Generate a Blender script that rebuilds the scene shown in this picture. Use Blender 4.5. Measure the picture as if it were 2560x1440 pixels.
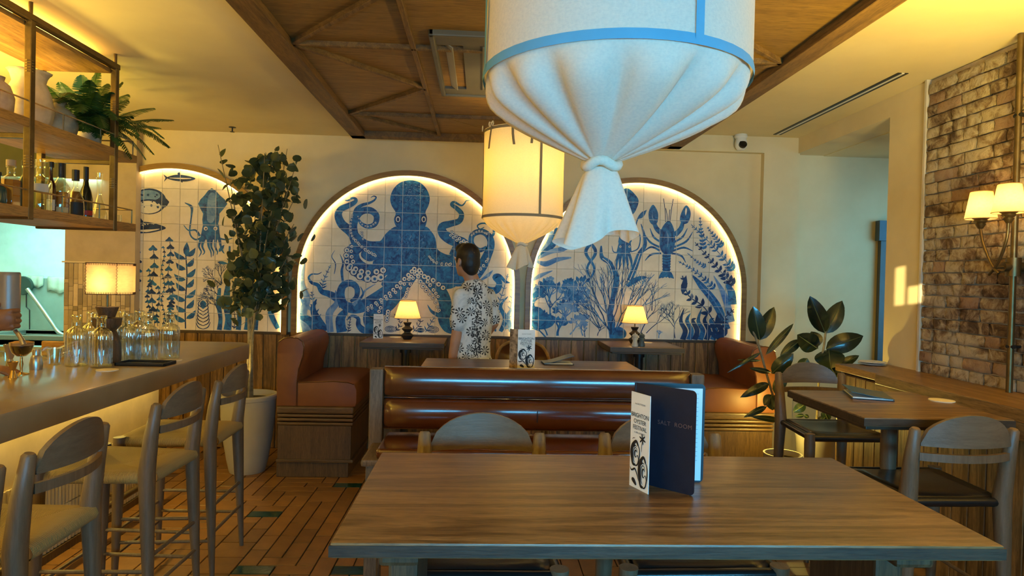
import bpy, bmesh, math, random
from mathutils import Vector, Matrix, Quaternion
for o in list(bpy.data.objects): bpy.data.objects.remove(o)
S = bpy.context.scene
C = S.collection
PI = math.pi
rnd = random.Random(7)
# ------------------------------------------------------------------ camera
F = 1650.0
YAW, PITCH, ROLL, EYE = 0.04617, 0.01312, 0.02385, 1.6
D_ = Vector((math.sin(YAW)*math.cos(PITCH), math.cos(YAW)*math.cos(PITCH), -math.sin(PITCH)))
r0 = Vector((math.cos(YAW), -math.sin(YAW), 0)); u0 = r0.cross(D_)
R_ = r0*math.cos(ROLL)+u0*math.sin(ROLL); U_ = -r0*math.sin(ROLL)+u0*math.cos(ROLL)
cam = bpy.data.cameras.new('camera'); camo = bpy.data.objects.new('camera', cam); C.objects.link(camo)
cam.sensor_width = 36; cam.lens = 36*F/2560; cam.clip_start = .05; cam.clip_end = 100
mw = Matrix((R_, U_, -D_)).transposed().to_4x4(); mw.translation = (0, 0, EYE); camo.matrix_world = mw
S.camera = camo
def P(px, py, X=None, Y=None, Z=None):          # pixel -> point on the plane the thing touches
    v = R_*((px-1280)/F)+U_*((720-py)/F)+D_
    t = X/v.x if X is not None else (Y/v.y if Y is not None else (Z-EYE)/v.z)
    return Vector((0, 0, EYE))+v*t
# ------------------------------------------------------------------ world, large lights, exposure
S.view_settings.view_transform = 'Standard'; S.view_settings.look = 'None'
S.view_settings.gamma = 1; S.view_settings.use_curve_mapping = False
S.view_settings.exposure = 0.3
w = bpy.data.worlds.new('world'); S.world = w; w.use_nodes = True
w.node_tree.nodes['Background'].inputs[0].default_value = (.45, .65, 1, 1)
w.node_tree.nodes['Background'].inputs[1].default_value = .35
def light(name, kind, loc, power, col, size=.1, size_y=None, target=None, angle=None, blend=.5):
    l = bpy.data.lights.new(name, kind); o = bpy.data.objects.new(name, l); C.objects.link(o)
    o.location = loc; l.energy = power; l.color = col
    if kind == 'AREA':
        l.size = size
        if size_y: l.shape = 'RECTANGLE'; l.size_y = size_y
    elif kind != 'SUN': l.shadow_soft_size = size
    if kind == 'SPOT': l.spot_size = angle; l.spot_blend = blend
    if target is not None:
        o.rotation_euler = (Vector(target)-Vector(loc)).to_track_quat('-Z', 'Y').to_euler()
    return o
WARM = (1, .73, .13); BLUE = (.09, .57, 1.0)
def spread(o, deg): o.data.spread = math.radians(deg); return o
spread(light('daylight_street_window', 'AREA', (.85, -1.12, 1.5), 52, BLUE, 2.9, .36, target=(.6, 2, 1.8)), 115)
spread(light('daylight_side_window', 'AREA', (4.8, 5.2, 1.85), 7, (.14, .62, 1), 1.4, 1.7, target=(3.75, 6.3, 1.75)), 70)
def uplight(loc, p, sx, sy): light('fill_uplight', 'AREA', loc, p, WARM, sx, sy).rotation_euler = (PI, 0, 0)  # unseen warm fill facing up, added to brighten the ceilings
uplight((2.2, 1.9, 1.7), 95, .4, .9)
uplight((-3.6, 2.6, 2.0), 185, .6, 2.4)
uplight((-2.2, .2, 2.1), 45, .8, 1.2)
uplight((4.1, 5.0, 2.2), 1.2, .5, 1.0)
light('warm_fill', 'POINT', (-2.4, -.9, 2.0), 22, WARM, .25)  # added fill light out of view, with no pendant around it
SUNP, SUNQ = Vector((-.62, -1.31, 2.24)), P(2268, 725, X=2.94)
sun = light('low_sun', 'SUN', (-3, -5, 3), 9, (1, .80, .38), target=None); sun.rotation_euler = (SUNQ-SUNP).to_track_quat('-Z', 'Y').to_euler(); sun.data.angle = .004
# ------------------------------------------------------------------ materials
MATS = {}
def _new(name):
    m = bpy.data.materials.new(name); m.use_nodes = True; nt = m.node_tree
    return m, nt, nt.nodes['Principled BSDF']
def N(nt, t, **kw):
    n = nt.nodes.new(t)
    for k, v in kw.items():
        if k in n.inputs: n.inputs[k].default_value = v
        else: setattr(n, k, v)
    return n
def c4(c): return (c[0], c[1], c[2], 1)
def coords(nt, scale=(1, 1, 1), kind='Object'):
    t = nt.nodes.new('ShaderNodeTexCoord'); mp = nt.nodes.new('ShaderNodeMapping')
    mp.inputs['Scale'].default_value = scale; nt.links.new(t.outputs[kind], mp.inputs[0]); return mp.outputs[0]
def ramp(nt, fac, stops):
    r = nt.nodes.new('ShaderNodeValToRGB'); e = r.color_ramp.elements
    while len(e) > 1: e.remove(e[-1])
    e[0].position, e[0].color = stops[0][0], c4(stops[0][1])
    for p_, c in stops[1:]:
        k = e.new(p_); k.color = c4(c)
    nt.links.new(fac, r.inputs[0]); return r.outputs[0]
def bump(nt, b, fac, strength, dist=.01):
    n = N(nt, 'ShaderNodeBump', Strength=strength, Distance=dist); nt.links.new(fac, n.inputs['Height']); nt.links.new(n.outputs[0], b.inputs['Normal'])
def vary(nt, col, amt):                           # per-object tone
    oi = nt.nodes.new('ShaderNodeObjectInfo'); mr = N(nt, 'ShaderNodeMapRange'); mr.inputs[3].default_value = 1-amt; mr.inputs[4].default_value = 1+amt
    nt.links.new(oi.outputs['Random'], mr.inputs[0]); h = N(nt, 'ShaderNodeHueSaturation'); nt.links.new(mr.outputs[0], h.inputs['Value'])
    nt.links.new(col, h.inputs['Color']); return h.outputs[0]
def mat(name, c1, rough=.5, c2=None, nscale=6, stretch=(1, 1, 1), bscale=None, bstr=.2, bdist=.004, metal=0, var=0, coat=0, spec=.5, trans=0, ior=1.45, alpha=1, detail=4, kind='Object', sheen=0):
    if name in MATS: return MATS[name]
    m, nt, b = _new(name)
    b.inputs['Roughness'].default_value = rough; b.inputs['Metallic'].default_value = metal
    b.inputs['Specular IOR Level'].default_value = spec; b.inputs['Coat Weight'].default_value = coat; b.inputs['Coat Roughness'].default_value = .15
    b.inputs['Transmission Weight'].default_value = trans; b.inputs['IOR'].default_value = ior; b.inputs['Alpha'].default_value = alpha
    b.inputs['Sheen Weight'].default_value = sheen
    vec = coords(nt, stretch, kind)
    no = N(nt, 'ShaderNodeTexNoise', Scale=nscale, Detail=detail, Roughness=.6); nt.links.new(vec, no.inputs['Vector'])
    c2 = c2 or tuple(x*.82 for x in c1)
    col = ramp(nt, no.outputs[0], [(.3, c2), (.7, c1)])
    if var: col = vary(nt, col, var)
    nt.links.new(col, b.inputs['Base Color'])
    if bscale:
        n2 = N(nt, 'ShaderNodeTexNoise', Scale=bscale, Detail=5); nt.links.new(vec, n2.inputs['Vector']); bump(nt, b, n2.outputs[0], bstr, bdist)
    MATS[name] = m; return m
def wood(name, dark, lightc, axis=0, scale=1, rough=.45, var=.0, coat=0, grain=.5, bs=.25, pores=.8):
    if name in MATS: return MATS[name]
    m, nt, b = _new(name)
    st = [9*scale]*3; st[axis] = .7*scale
    vec = coords(nt, st)
    oi = nt.nodes.new('ShaderNodeObjectInfo'); ad = N(nt, 'ShaderNodeVectorMath', operation='MULTIPLY_ADD')
    ad.inputs[1].default_value = (37, 23, 51); nt.links.new(oi.outputs['Random'], ad.inputs[0]); nt.links.new(vec, ad.inputs[2]); vec = ad.outputs[0]
    n1 = N(nt, 'ShaderNodeTexNoise', Scale=1.1, Detail=3, Distortion=1.2); nt.links.new(vec, n1.inputs['Vector'])
    wv = nt.nodes.new('ShaderNodeMath'); wv.operation = 'MULTIPLY'; wv.inputs[1].default_value = 26; nt.links.new(n1.outputs[0], wv.inputs[0])
    sn = nt.nodes.new('ShaderNodeMath'); sn.operation = 'SINE'; nt.links.new(wv.outputs[0], sn.inputs[0])
    n2 = N(nt, 'ShaderNodeTexNoise', Scale=9, Detail=6, Roughness=.7); nt.links.new(vec, n2.inputs['Vector'])
    mx = N(nt, 'ShaderNodeMath', operation='MULTIPLY_ADD'); mx.inputs[1].default_value = .16*grain*2; nt.links.new(sn.outputs[0], mx.inputs[0]); nt.links.new(n2.outputs[0], mx.inputs[2])
    col = ramp(nt, mx.outputs[0], [(.22, dark), (.5, tuple((a+c)/2 for a, c in zip(dark, lightc))), (.78, lightc)])
    n3 = N(nt, 'ShaderNodeTexNoise', Scale=34, Detail=3, Roughness=.6); nt.links.new(vec, n3.inputs['Vector']); pr = ramp(nt, n3.outputs[0], [(.38, (.55, .55, .55)), (.52, (1, 1, 1))])
    mu = nt.nodes.new('ShaderNodeMix'); mu.data_type = 'RGBA'; mu.blend_type = 'MULTIPLY'; mu.inputs[0].default_value = pores; nt.links.new(col, mu.inputs[6]); nt.links.new(pr, mu.inputs[7]); col = mu.outputs[2]
    if var: col = vary(nt, col, var)
    nt.links.new(col, b.inputs['Base Color']); b.inputs['Roughness'].default_value = rough; b.inputs['Coat Weight'].default_value = coat; b.inputs['Coat Roughness'].default_value = .25
    bump(nt, b, mx.outputs[0], bs, .003); MATS[name] = m; return m
def emit(name, col, s):
    if name in MATS: return MATS[name]
    m, nt, b = _new(name); b.inputs['Base Color'].default_value = c4(col); b.inputs['Emission Color'].default_value = c4(col); b.inputs['Emission Strength'].default_value = s
    MATS[name] = m; return m
def cloth(name, col, trans=.5, weave=500, bs=.3, tcol=None):        # thin translucent fabric
    if name in MATS: return MATS[name]
    m, nt, b = _new(name); out = nt.nodes['Material Output']
    b.inputs['Roughness'].default_value = .9; b.inputs['Specular IOR Level'].default_value = .1
    vec = coords(nt); n = N(nt, 'ShaderNodeTexNoise', Scale=weave*.12, Detail=3); nt.links.new(vec, n.inputs['Vector'])
    vs = coords(nt, (1, 1, 14)); n3 = N(nt, 'ShaderNodeTexNoise', Scale=weave*.08, Detail=2); nt.links.new(vs, n3.inputs['Vector'])
    av = N(nt, 'ShaderNodeMath', operation='ADD'); nt.links.new(n.outputs[0], av.inputs[0]); nt.links.new(n3.outputs[0], av.inputs[1])
    hv = N(nt, 'ShaderNodeMath', operation='MULTIPLY'); hv.inputs[1].default_value = .5; nt.links.new(av.outputs[0], hv.inputs[0])
    cc = ramp(nt, hv.outputs[0], [(.35, tuple(x*.93 for x in col)), (.6, col)]); nt.links.new(cc, b.inputs['Base Color'])
    bump(nt, b, hv.outputs[0], bs, .002)
    tr = nt.nodes.new('ShaderNodeBsdfTranslucent'); tc = tcol or col
    c2 = ramp(nt, hv.outputs[0], [(.35, tuple(x*.8 for x in tc)), (.6, tc)]); nt.links.new(c2, tr.inputs[0])
    mx = nt.nodes.new('ShaderNodeMixShader'); mx.inputs[0].default_value = trans
    nt.links.new(b.outputs[0], mx.inputs[1]); nt.links.new(tr.outputs[0], mx.inputs[2]); nt.links.new(mx.outputs[0], out.inputs[0])
    MATS[name] = m; return m
def glass(name, col=(.93, .97, .96), rough=.03, alpha=.18):          # thin-walled clear glass: sheen over transparency
    if name in MATS: return MATS[name]
    m, nt, b = _new(name); out = nt.nodes['Material Output']
    gl = N(nt, 'ShaderNodeBsdfGlossy', Roughness=rough); gl.inputs[0].default_value = (1, 1, 1, 1)
    tp = nt.nodes.new('ShaderNodeBsdfTransparent'); tp.inputs[0].default_value = c4(col)
    lw = N(nt, 'ShaderNodeLayerWeight', Blend=.35); mr = N(nt, 'ShaderNodeMapRange'); mr.inputs[3].default_value = alpha*.35; mr.inputs[4].default_value = .75
    nt.links.new(lw.outputs['Facing'], mr.inputs[0]); mx = nt.nodes.new('ShaderNodeMixShader'); nt.links.new(mr.outputs[0], mx.inputs[0])
    nt.links.new(tp.outputs[0], mx.inputs[1]); nt.links.new(gl.outputs[0], mx.inputs[2]); nt.links.new(mx.outputs[0], out.inputs[0])
    MATS[name] = m; return m
# ------------------------------------------------------------------ mesh builder
def frame_of(d):
    d = d.normalized(); a = Vector((0, 0, 1)) if abs(d.z) < .9 else Vector((1, 0, 0))
    x = d.cross(a).normalized(); return x, x.cross(d).normalized()
class B:
    def __init__(s): s.v = []; s.f = []
    def add(s, vs, fs):
        n = len(s.v); s.v += [Vector(v) for v in vs]; s.f += [tuple(i+n for i in f) for f in fs]; return s
    def box(s, c, d, rz=0, M_=None):
        x, y, z = d[0]/2, d[1]/2, d[2]/2
        vs = [Vector((a*x, b*y, e*z)) for a in (-1, 1) for b in (-1, 1) for e in (-1, 1)]
        if rz: vs = [Matrix.Rotation(rz, 3, 'Z') @ v for v in vs]
        if M_: vs = [M_ @ v for v in vs]
        return s.add([v+Vector(c) for v in vs], [(0, 1, 3, 2), (4, 6, 7, 5), (0, 4, 5, 1), (2, 3, 7, 6), (0, 2, 6, 4), (1, 5, 7, 3)])
    def bx(s, a, b): return s.box([(p+q)/2 for p, q in zip(a, b)], [abs(q-p) for p, q in zip(a, b)])
    def tube(s, pts, rad, seg=8, closed=False, caps=True, sq=(1, 1), up=None):
        pts = [Vector(p) for p in pts]; n = len(pts); rad = [rad]*n if isinstance(rad, (int, float)) else rad; vs = []; px = None
        for i, p in enumerate(pts):
            if closed: d = pts[(i+1) % n]-pts[i-1]
            else: d = pts[min(i+1, n-1)]-pts[max(i-1, 0)]
            if px is None: x, y = frame_of(d) if up is None else (d.cross(Vector(up)).normalized(), None)
            else:
                dn = d.normalized(); x = px-dn*px.dot(dn); x = x.normalized() if x.length > 1e-6 else frame_of(d)[0]
            y = d.normalized().cross(x)*-1; px = x
            for k in range(seg):
                a = 2*PI*k/seg; vs.append(p+x*(math.cos(a)*rad[i]*sq[0])+y*(math.sin(a)*rad[i]*sq[1]))
        fs = [(i*seg+k, i*seg+(k+1) % seg, ((i+1) % n)*seg+(k+1) % seg, ((i+1) % n)*seg+k) for i in range(n if closed else n-1) for k in range(seg)]
        if caps and not closed: fs += [tuple(range(seg-1, -1, -1)), tuple((n-1)*seg+k for k in range(seg))]
        return s.add(vs, fs)
    def lathe(s, prof, c=(0, 0, 0), seg=24, f=None, cap=True, sy=1):
        vs = []; n = len(prof)
        for j, (r, z) in enumerate(prof):
            for k in range(seg):
                a = 2*PI*k/seg; q = r*(f(a, j) if f else 1); vs.append((c[0]+q*math.cos(a), c[1]+q*math.sin(a)*sy, c[2]+z))
        fs = [(j*seg+k, j*seg+(k+1) % seg, (j+1)*seg+(k+1) % seg, (j+1)*seg+k) for j in range(n-1) for k in range(seg)]
        if cap:
            if prof[0][0] > 1e-5: fs.append(tuple(range(seg-1, -1, -1)))
            if prof[-1][0] > 1e-5: fs.append(tuple((n-1)*seg+k for k in range(seg)))
        return s.add(vs, fs)
    def prism(s, poly, vec):
        n = len(poly); vec = Vector(vec); a = [Vector(p) for p in poly]
        return s.add(a+[p+vec for p in a], [tuple(range(n-1, -1, -1)), tuple(range(n, 2*n))]+[(k, (k+1) % n, n+(k+1) % n, n+k) for k in range(n)])
    def grid(s, rows, closed=False):
        m = len(rows[0]); n = len(rows); vs = [p for r in rows for p in r]
        fs = [(i*m+k, i*m+(k+1) % m, (i+1)*m+(k+1) % m, (i+1)*m+k) for i in range(n-1) for k in range(m if closed else m-1)]
        return s.add(vs, fs)
    def mesh(s, name, smooth=False, bevel=0, bseg=2, off=Vector((0, 0, 0)), solid=0, sub=0, tri=False):
        me = bpy.data.meshes.new(name); me.from_pydata([v-off for v in s.v], [], s.f); me.update()
        bm = bmesh.new(); bm.from_mesh(me)
        if bevel:
            bmesh.ops.recalc_face_normals(bm, faces=bm.faces)
            bmesh.ops.bevel(bm, geom=[e for e in bm.edges if len(e.link_faces) == 2 and e.calc_face_angle(0) > .5], offset=bevel, segments=bseg, affect='EDGES', profile=.6, clamp_overlap=True)
        if solid: bmesh.ops.solidify(bm, geom=bm.faces[:], thickness=solid)
        if sub: bmesh.ops.subdivide_edges(bm, edges=bm.edges[:], cuts=sub, use_grid_fill=True, smooth=1)
        bmesh.ops.recalc_face_normals(bm, faces=bm.faces)
        if tri: bmesh.ops.triangulate(bm, faces=bm.faces[:])
        bm.to_mesh(me); bm.free()
        if smooth:
            me.polygons.foreach_set('use_smooth', [True]*len(me.polygons))
            if smooth != 2:
                try: me.set_sharp_from_angle(angle=math.radians(40))
                except Exception: pass
        return me
    def build(s, name, m, parent=None, world=True, **kw):
        off = Vector((0, 0, 0))
        if world:
            q = parent
            while q: off += q.location; q = q.parent
        return obj(name, s.mesh(name, off=off, **kw), m, parent)
def obj(name, me, m, parent=None):
    o = bpy.data.objects.new(name, me); C.objects.link(o)
    if m is not None and not me.materials: me.materials.append(MATS[m] if isinstance(m, str) else m)
    if parent: o.parent = parent
    return o
def tag(o, label=None, cat=None, group=None, kind=None):
    for k, v in (('label', label), ('category', cat), ('group', group), ('kind', kind)):
        if v: o[k] = v
    return o
def thing(name, loc, label, cat, group=None, rz=0):
    o = bpy.data.objects.new(name, None); C.objects.link(o); o.location = loc; o.rotation_euler.z = rz; o.empty_display_size = .1
    return tag(o, label, cat, group)
def struct(name, b, m, parent=None, **kw):
    o = b.build(name, m, parent, **kw); o['kind'] = 'structure'; return o
def copy_tree(o, parent=None):
    c = o.copy(); C.objects.link(c)
    if parent: c.parent = parent
    for ch in list(o.children):
        copy_tree(ch, c)
    return c
def lerp(a, b, t): return a+(b-a)*t
def catmull(pts, n=8, closed=False):
    pts = [Vector(p) for p in pts]; L = len(pts); out = []
    for i in range(L if closed else L-1):
        if closed: a, b, c, d = pts[i-1], pts[i], pts[(i+1) % L], pts[(i+2) % L]
        else: a, b, c, d = pts[max(i-1, 0)], pts[i], pts[i+1], pts[min(i+2, L-1)]
        for k in range(n):
            t = k/n; out.append(.5*((2*b)+(c-a)*t+(2*a-5*b+4*c-d)*t*t+(3*b-a-3*c+d)*t**3))
    if not closed: out.append(pts[-1])
    return out
# ================================================================== SETTING
WY = 6.15                                            # mural wall
ZL, ZR = 2.88, 2.99                                  # ceiling left / right of the timber panel
M_plaster = mat('plaster', (.72, .60, .36), .85, (.64, .52, .30), 2.2, bscale=9, bstr=.12, bdist=.006)
M_plasterc = mat('plaster_ceiling', (.74, .62, .36), .85, (.67, .55, .31), 1.6, bscale=5, bstr=.15, bdist=.01)
M_oak = wood('oak_top', (.085, .042, .014), (.245, .140, .052), 0, .85, .36, coat=.1, grain=.55)
M_oakedge_shade = wood('oak_edge_shade', (.03, .019, .010), (.065, .042, .022), 0, 1, .5)  # oak darkened in colour to stand for shade along the table edges
M_plank = wood('plank', (.10, .05, .015), (.28, .155, .05), 2, .9, .5, var=.22, grain=.75)
M_darkwood = wood('dark_wood', (.055, .03, .012), (.12, .068, .028), 2, 1, .5)
M_ceilwood = wood('ceiling_timber', (.16, .078, .015), (.30, .165, .036), 0, .55, .6, var=.12, grain=.25)
M_beam = wood('ceiling_beam', (.10, .05, .014), (.21, .11, .03), 1, .7, .6)
M_arch = wood('arch_wood', (.21, .10, .022), (.34, .18, .045), 0, .8, .4, pores=.4)
M_terra = mat('terracotta', (.27, .125, .032), .38, (.185, .082, .02), 9, var=.2, bscale=30, bstr=.12, bdist=.002, coat=.1)
M_green = mat('green_glazed', (.01, .055, .04), .12, (.004, .03, .022), 12, coat=.5, bscale=35, bstr=.4, bdist=.004)
M_grout = mat('grout', (.10, .05, .02), .9)
M_black = mat('black', (.012, .012, .013), .45)
M_iron = mat('iron', (.03, .03, .032), .4, metal=.6)
M_brass = mat('aged_brass', (.20, .14, .06), .38, (.12, .085, .04), 14, metal=.85, bscale=60, bstr=.1)
M_white = mat('white_plastic', (.75, .74, .70), .35)
# floor slab and laid tiles ------------------------------------------------
floor = struct('floor', B().bx((-6, -1.45, -.12), (5.2, 9, -.012)), M_grout)
U = .105
x0, y0, nx, ny = -2.35, 2.5, 33, 36
occ = [[0]*nx for _ in range(ny)]; rt = random.Random(3); tiles = []
GREEN = [P(640, 1282, Z=0), P(858, 1216, Z=0), P(612, 1430, Z=0), P(870, 1432, Z=0)]
green = set()
for p in GREEN:
    i, j = int((p.x-x0)/U), int((p.y-y0)/U)
    if 0 <= i < nx-1 and 0 <= j < ny: occ[j][i] = occ[j][i+1] = 1; tiles.append((i, j, 2, 1)); green.add((i, j))
for j in range(ny):
    for i in range(nx):
        if occ[j][i]: continue
        opts = [(1, 1), (2, 1), (1, 2), (2, 1), (2, 2), (3, 1), (1, 3), (1, 2), (3, 2), (2, 2)]; rt.shuffle(opts); opts.sort(key=lambda q: (q == (1, 1)))
        for a, b in opts+[(1, 1)]:
            if i+a <= nx and j+b <= ny and all(not occ[j+q][i+p] for p in range(a) for q in range(b)):
                for p in range(a):
                    for q in range(b): occ[j+q][i+p] = 1
                tiles.append((i, j, a, b)); break
tm = {}; rest = B()
vis = []
for (i, j, a, b) in tiles:
    cx, cy = x0+(i+a/2)*U, y0+(j+b/2)*U
    vis.append((abs(cx+1.05)*1.2+abs(cy-4.3)*.8-((i, j) in green)*9, cx, cy, a, b, (i, j) in green))
vis.sort()
for k, (_, cx, cy, a, b, g) in enumerate(vis):
    if k < 290:
        if (a, b) not in tm: tm[(a, b)] = B().box((0, 0, -.006), (a*U-.007, b*U-.007, .012)).mesh('floor_tile', bevel=.002, bseg=1)
        if g:
            me = tm[(a, b)].copy(); me.materials.clear(); o = obj('floor_tile', me, M_green, floor)
        else: o = obj('floor_tile', tm[(a, b)], M_terra, floor)
        o.location = (cx, cy, rt.uniform(-.0012, 0))
    else: rest.box((cx, cy, -.006), (a*U-.007, b*U-.007, .012))
yy = y0-U                                              # outer floor: same tiles joined
for j in range(-40, 70):
    i = -40
    while i < 60:
        a = rt.choice((1, 2, 2, 3))
        cx, cy = x0+(i+a/2)*U, y0+(j+.5)*U
        if not (x0-.01 < cx-a*U/2 and cx+a*U/2 < x0+nx*U+.01 and y0 < cy < y0+ny*U) and cx < 4.6 and cx > -5.5 and cy < 8.6 and cy > -2.9:
            if not (cx+a*U/2 > x0 and cx-a*U/2 < x0+nx*U and y0 < cy < y0+ny*U): rest.box((cx, cy, -.006), (a*U-.007, U-.007, .012))
        i += a
tag(rest.build('floor_tile', M_terra, floor), kind='stuff')
# shell -------------------------------------------------------------------
XK = P(160, 700, Y=WY).x+.12
struct('wall_back', B().bx((XK, WY, 0), (2.97, WY+.2, 3.1)), M_plaster)
struct('wall_left', B().bx((-6, -1.45, 0), (-5.8, 9, 3.1)), M_plaster)
# wall behind the viewer with a wide street window
wb = B().bx((-6, -1.45, 0), (5.2, -1.25, .9)).bx((-6, -1.45, 2.75), (5.2, -1.25, 3.2)).bx((-6, -1.45, .9), (-1.5, -1.25, 2.75)).bx((2.8, -1.45, .9), (5.2, -1.25, 2.75))
struct('wall_rear', wb, M_plaster)
wf = B()
for x in (-1.5, -.07, 1.36, 2.8): wf.box((x, -1.35, 1.82), (.07, .1, 1.85))
for z in (.9, 2.75): wf.box((.65, -1.35, z), (4.3, .1, .07))
w2 = struct('window_2', wf, M_darkwood)
# unseen mask added over the street window, its two gaps shape the sun patches
hx, hz_ = SUNP.x, SUNP.z
bl_ = B()
for xa, xb, za, zb_ in ((-1.5, hx-.085, .9, 2.75), (hx+.10, 2.8, .9, 2.75), (hx-.085, hx+.10, .9, hz_-.10), (hx-.085, hx+.10, hz_+.17, 2.75), (hx-.015, hx+.005, hz_-.10, hz_+.17), (hx+.005, hx+.10, hz_+.02, hz_+.17)): bl_.bx((xa, -1.312, za), (xb, -1.308, zb_))
bl_.build('sun_mask', mat('sun_mask_cloth', (.6, .58, .52), .9), w2)
XT0, XT1, YT1, ZT = -1.16, 1.745, 5.86, 2.80
struct('ceiling', B().bx((-6, -1.45, ZL), (XT0+.06, 9, ZL+.2)).bx((XT1-.06, -1.45, ZR), (5.2, WY, ZR+.2)).bx((XT0, YT1-.05, ZL), (XT1, 9, ZL+.22)).bx((XT0, -1.45, ZL), (XT1, -.98, ZL+.2)).bx((-6, -1.45, 3.19), (5.2, 9, 3.3)), M_plasterc)
# ceiling slot diffuser
a, b_ = P(1935, 336, Z=ZR), P(2255, 182, Z=ZR)
dif = thing('slot_diffuser', (a.x, (a.y+b_.y)/2, ZR), 'long twin-slot air diffuser set in the plaster ceiling on the right', 'air vent')
for k in (0, 1): B().bx((a.x-.008+k*.045, b_.y, ZR-.004), (a.x+.018+k*.045, a.y, ZR+.01)).build('slot', M_black, dif)
B().bx((a.x+.018, b_.y, ZR-.006), (a.x+.037, a.y, ZR+.01)).build('divider', M_white, dif)
# bulkhead over the mural wall and pier at the right end
xp = P(1897, 600, Y=WY).x
struct('trim_1', B().bx((.6, WY-.07, 2.84), (xp, WY, 3.0)).bx((xp, WY-.07, 0), (2.955, WY, 3.0)), M_plaster)
# right wall (plane X=2.94): lintel, pier between opening and brick, brick backing
XR = 2.94
YO, YB = 4.687, 4.285
rw = B().bx((XR, YO, 2.845), (XR+.28, WY+.0, 3.0)).bx((XR, YB, 0), (XR+.28, YO, 3.0)).bx((XR+.04, -1.45, 0), (XR+.28, YB, 3.0))
struct('wall_right', rw, M_plaster)
struct('trim_2', B().bx((XR-.022, YB-.02, 1.04), (XR+.04, YB+.0, 2.99)), mat('white_trim', (.62, .56, .45), .6))
# alcove behind the opening
struct('wall_alcove', B().bx((2.955, WY, 0), (5.2, WY+.2, 3.1)).bx((4.9, 3.9, 0), (5.1, 4.3, 3.0)).bx((4.9, 5.9, 0), (5.1, WY, 3.0)).bx((4.9, 4.3, 0), (5.1, 5.9, .95)).bx((4.9, 4.3, 2.75), (5.1, 5.9, 3.0)).bx((XR+.28, 3.9, 0), (4.9, 4.1, 3.0)), M_plaster)
struct('trim_3', B().bx((XR+.28, 4.1, 2.84), (4.9, WY, 2.99)), M_plasterc)
wf = B()
for y in (4.3, 5.1, 5.9): wf.box((5.0, y, 1.85), (.08, .06, 1.8))
for z in (.95, 2.75): wf.box((5.0, 5.1, z), (.08, 1.6, .06))
struct('window_1', wf, M_white)
dx = P(2204, 700, Y=WY-.06).x+.06
door = struct('door_1', B().bx((dx-.07, WY-.05, 0), (dx+.95, WY, 2.05)), mat('grey_door', (.10, .115, .125), .5))
B().bx((dx-.1, WY-.07, 2.05), (dx+1, WY, 2.24)).build('door_head', mat('blue_grey', (.07, .12, .17), .5), door)
B().tube([(dx+.22+.17*math.cos(t*PI/12), WY-.07, 1.15+.26*math.sin(t*PI/12)) for t in range(24)], .012, 6, closed=True).build('ring_handle', M_black, door)
# ---- brick panel on the right wall, brick by brick
M_brick = None
def brick_mat():
    m, nt, b = _new('painted_brick'); b.inputs['Roughness'].default_value = .88
    geo = nt.nodes.new('ShaderNodeNewGeometry'); vec = geo.outputs['Position']; oi = nt.nodes.new('ShaderNodeObjectInfo')
    n = N(nt, 'ShaderNodeTexNoise', Scale=13, Detail=9, Roughness=.72, Distortion=.6); nt.links.new(vec, n.inputs['Vector'])
    n2 = N(nt, 'ShaderNodeTexNoise', Scale=2.6, Detail=3, Distortion=.8); nt.links.new(vec, n2.inputs['Vector'])
    a1 = N(nt, 'ShaderNodeMath', operation='MULTIPLY_ADD'); a1.inputs[1].default_value = .16; nt.links.new(oi.outputs['Random'], a1.inputs[0]); nt.links.new(n.outputs[0], a1.inputs[2])
    a2 = N(nt, 'ShaderNodeMath', operation='MULTIPLY_ADD'); a2.inputs[1].default_value = .7; nt.links.new(n2.outputs[0], a2.inputs[0]); nt.links.new(a1.outputs[0], a2.inputs[2])
    col = ramp(nt, a2.outputs[0], [(.70, (.09, .05, .028)), (.80, (.20, .125, .07)), (.87, (.36, .26, .16)), (.95, (.52, .42, .28)), (1.0, (.60, .50, .36))])
    gt = N(nt, 'ShaderNodeMath', operation='GREATER_THAN'); gt.inputs[1].default_value = .90; nt.links.new(oi.outputs['Random'], gt.inputs[0])
    gm = N(nt, 'ShaderNodeMath', operation='MULTIPLY'); nt.links.new(gt.outputs[0], gm.inputs[0]); nt.links.new(n.outputs[0], gm.inputs[1])
    mx = nt.nodes.new('ShaderNodeMix'); mx.data_type = 'RGBA'; nt.links.new(gm.outputs[0], mx.inputs[0]); nt.links.new(col, mx.inputs[6]); mx.inputs[7].default_value = (.26, .08, .03, 1)
    nt.links.new(mx.outputs[2], b.inputs['Base Color']); bump(nt, b, n.outputs[0], 1.0, .028); return m
M_brick = brick_mat()
M_mortar = mat('mortar', (.56, .46, .31), .95, (.40, .31, .20), 14, bscale=40, bstr=.6, bdist=.01)
br = struct('wall_brick', B().bx((XR+.01, 1.2, 1.0), (XR+.04, YB-.02, 2.985)), M_mortar)
rb = random.Random(11); z = 1.045; bk = []
for j in range(26):
    h = .0735; y = YB-.03-(.11 if j % 2 else 0)*rb.uniform(.7, 1.2)
    if j % 2: bk.append((YB-.025, y+.004, z, h))
    while y > 2.55:
        L = rb.choice((.215, .105, .205, .105, .11, .225, .15)); bk.append((y, max(y-L, 2.5), z, h)); y -= L+.011
    z += h
bms = []
for v in range(8):
    b = B(); bm = bmesh.new(); bmesh.ops.create_cube(bm, size=1)
    bmesh.ops.subdivide_edges(bm, edges=bm.edges[:], cuts=2, use_grid_fill=True)
    for vert in bm.verts:
        vert.co += Vector((rb.uniform(-.12, .12), rb.uniform(-.02, .02), rb.uniform(-.05, .05)))
    me = bpy.data.meshes.new('brick'); bm.to_mesh(me); bm.free(); me.polygons.foreach_set('use_smooth', [True]*len(me.polygons)); bms.append(me)
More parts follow.
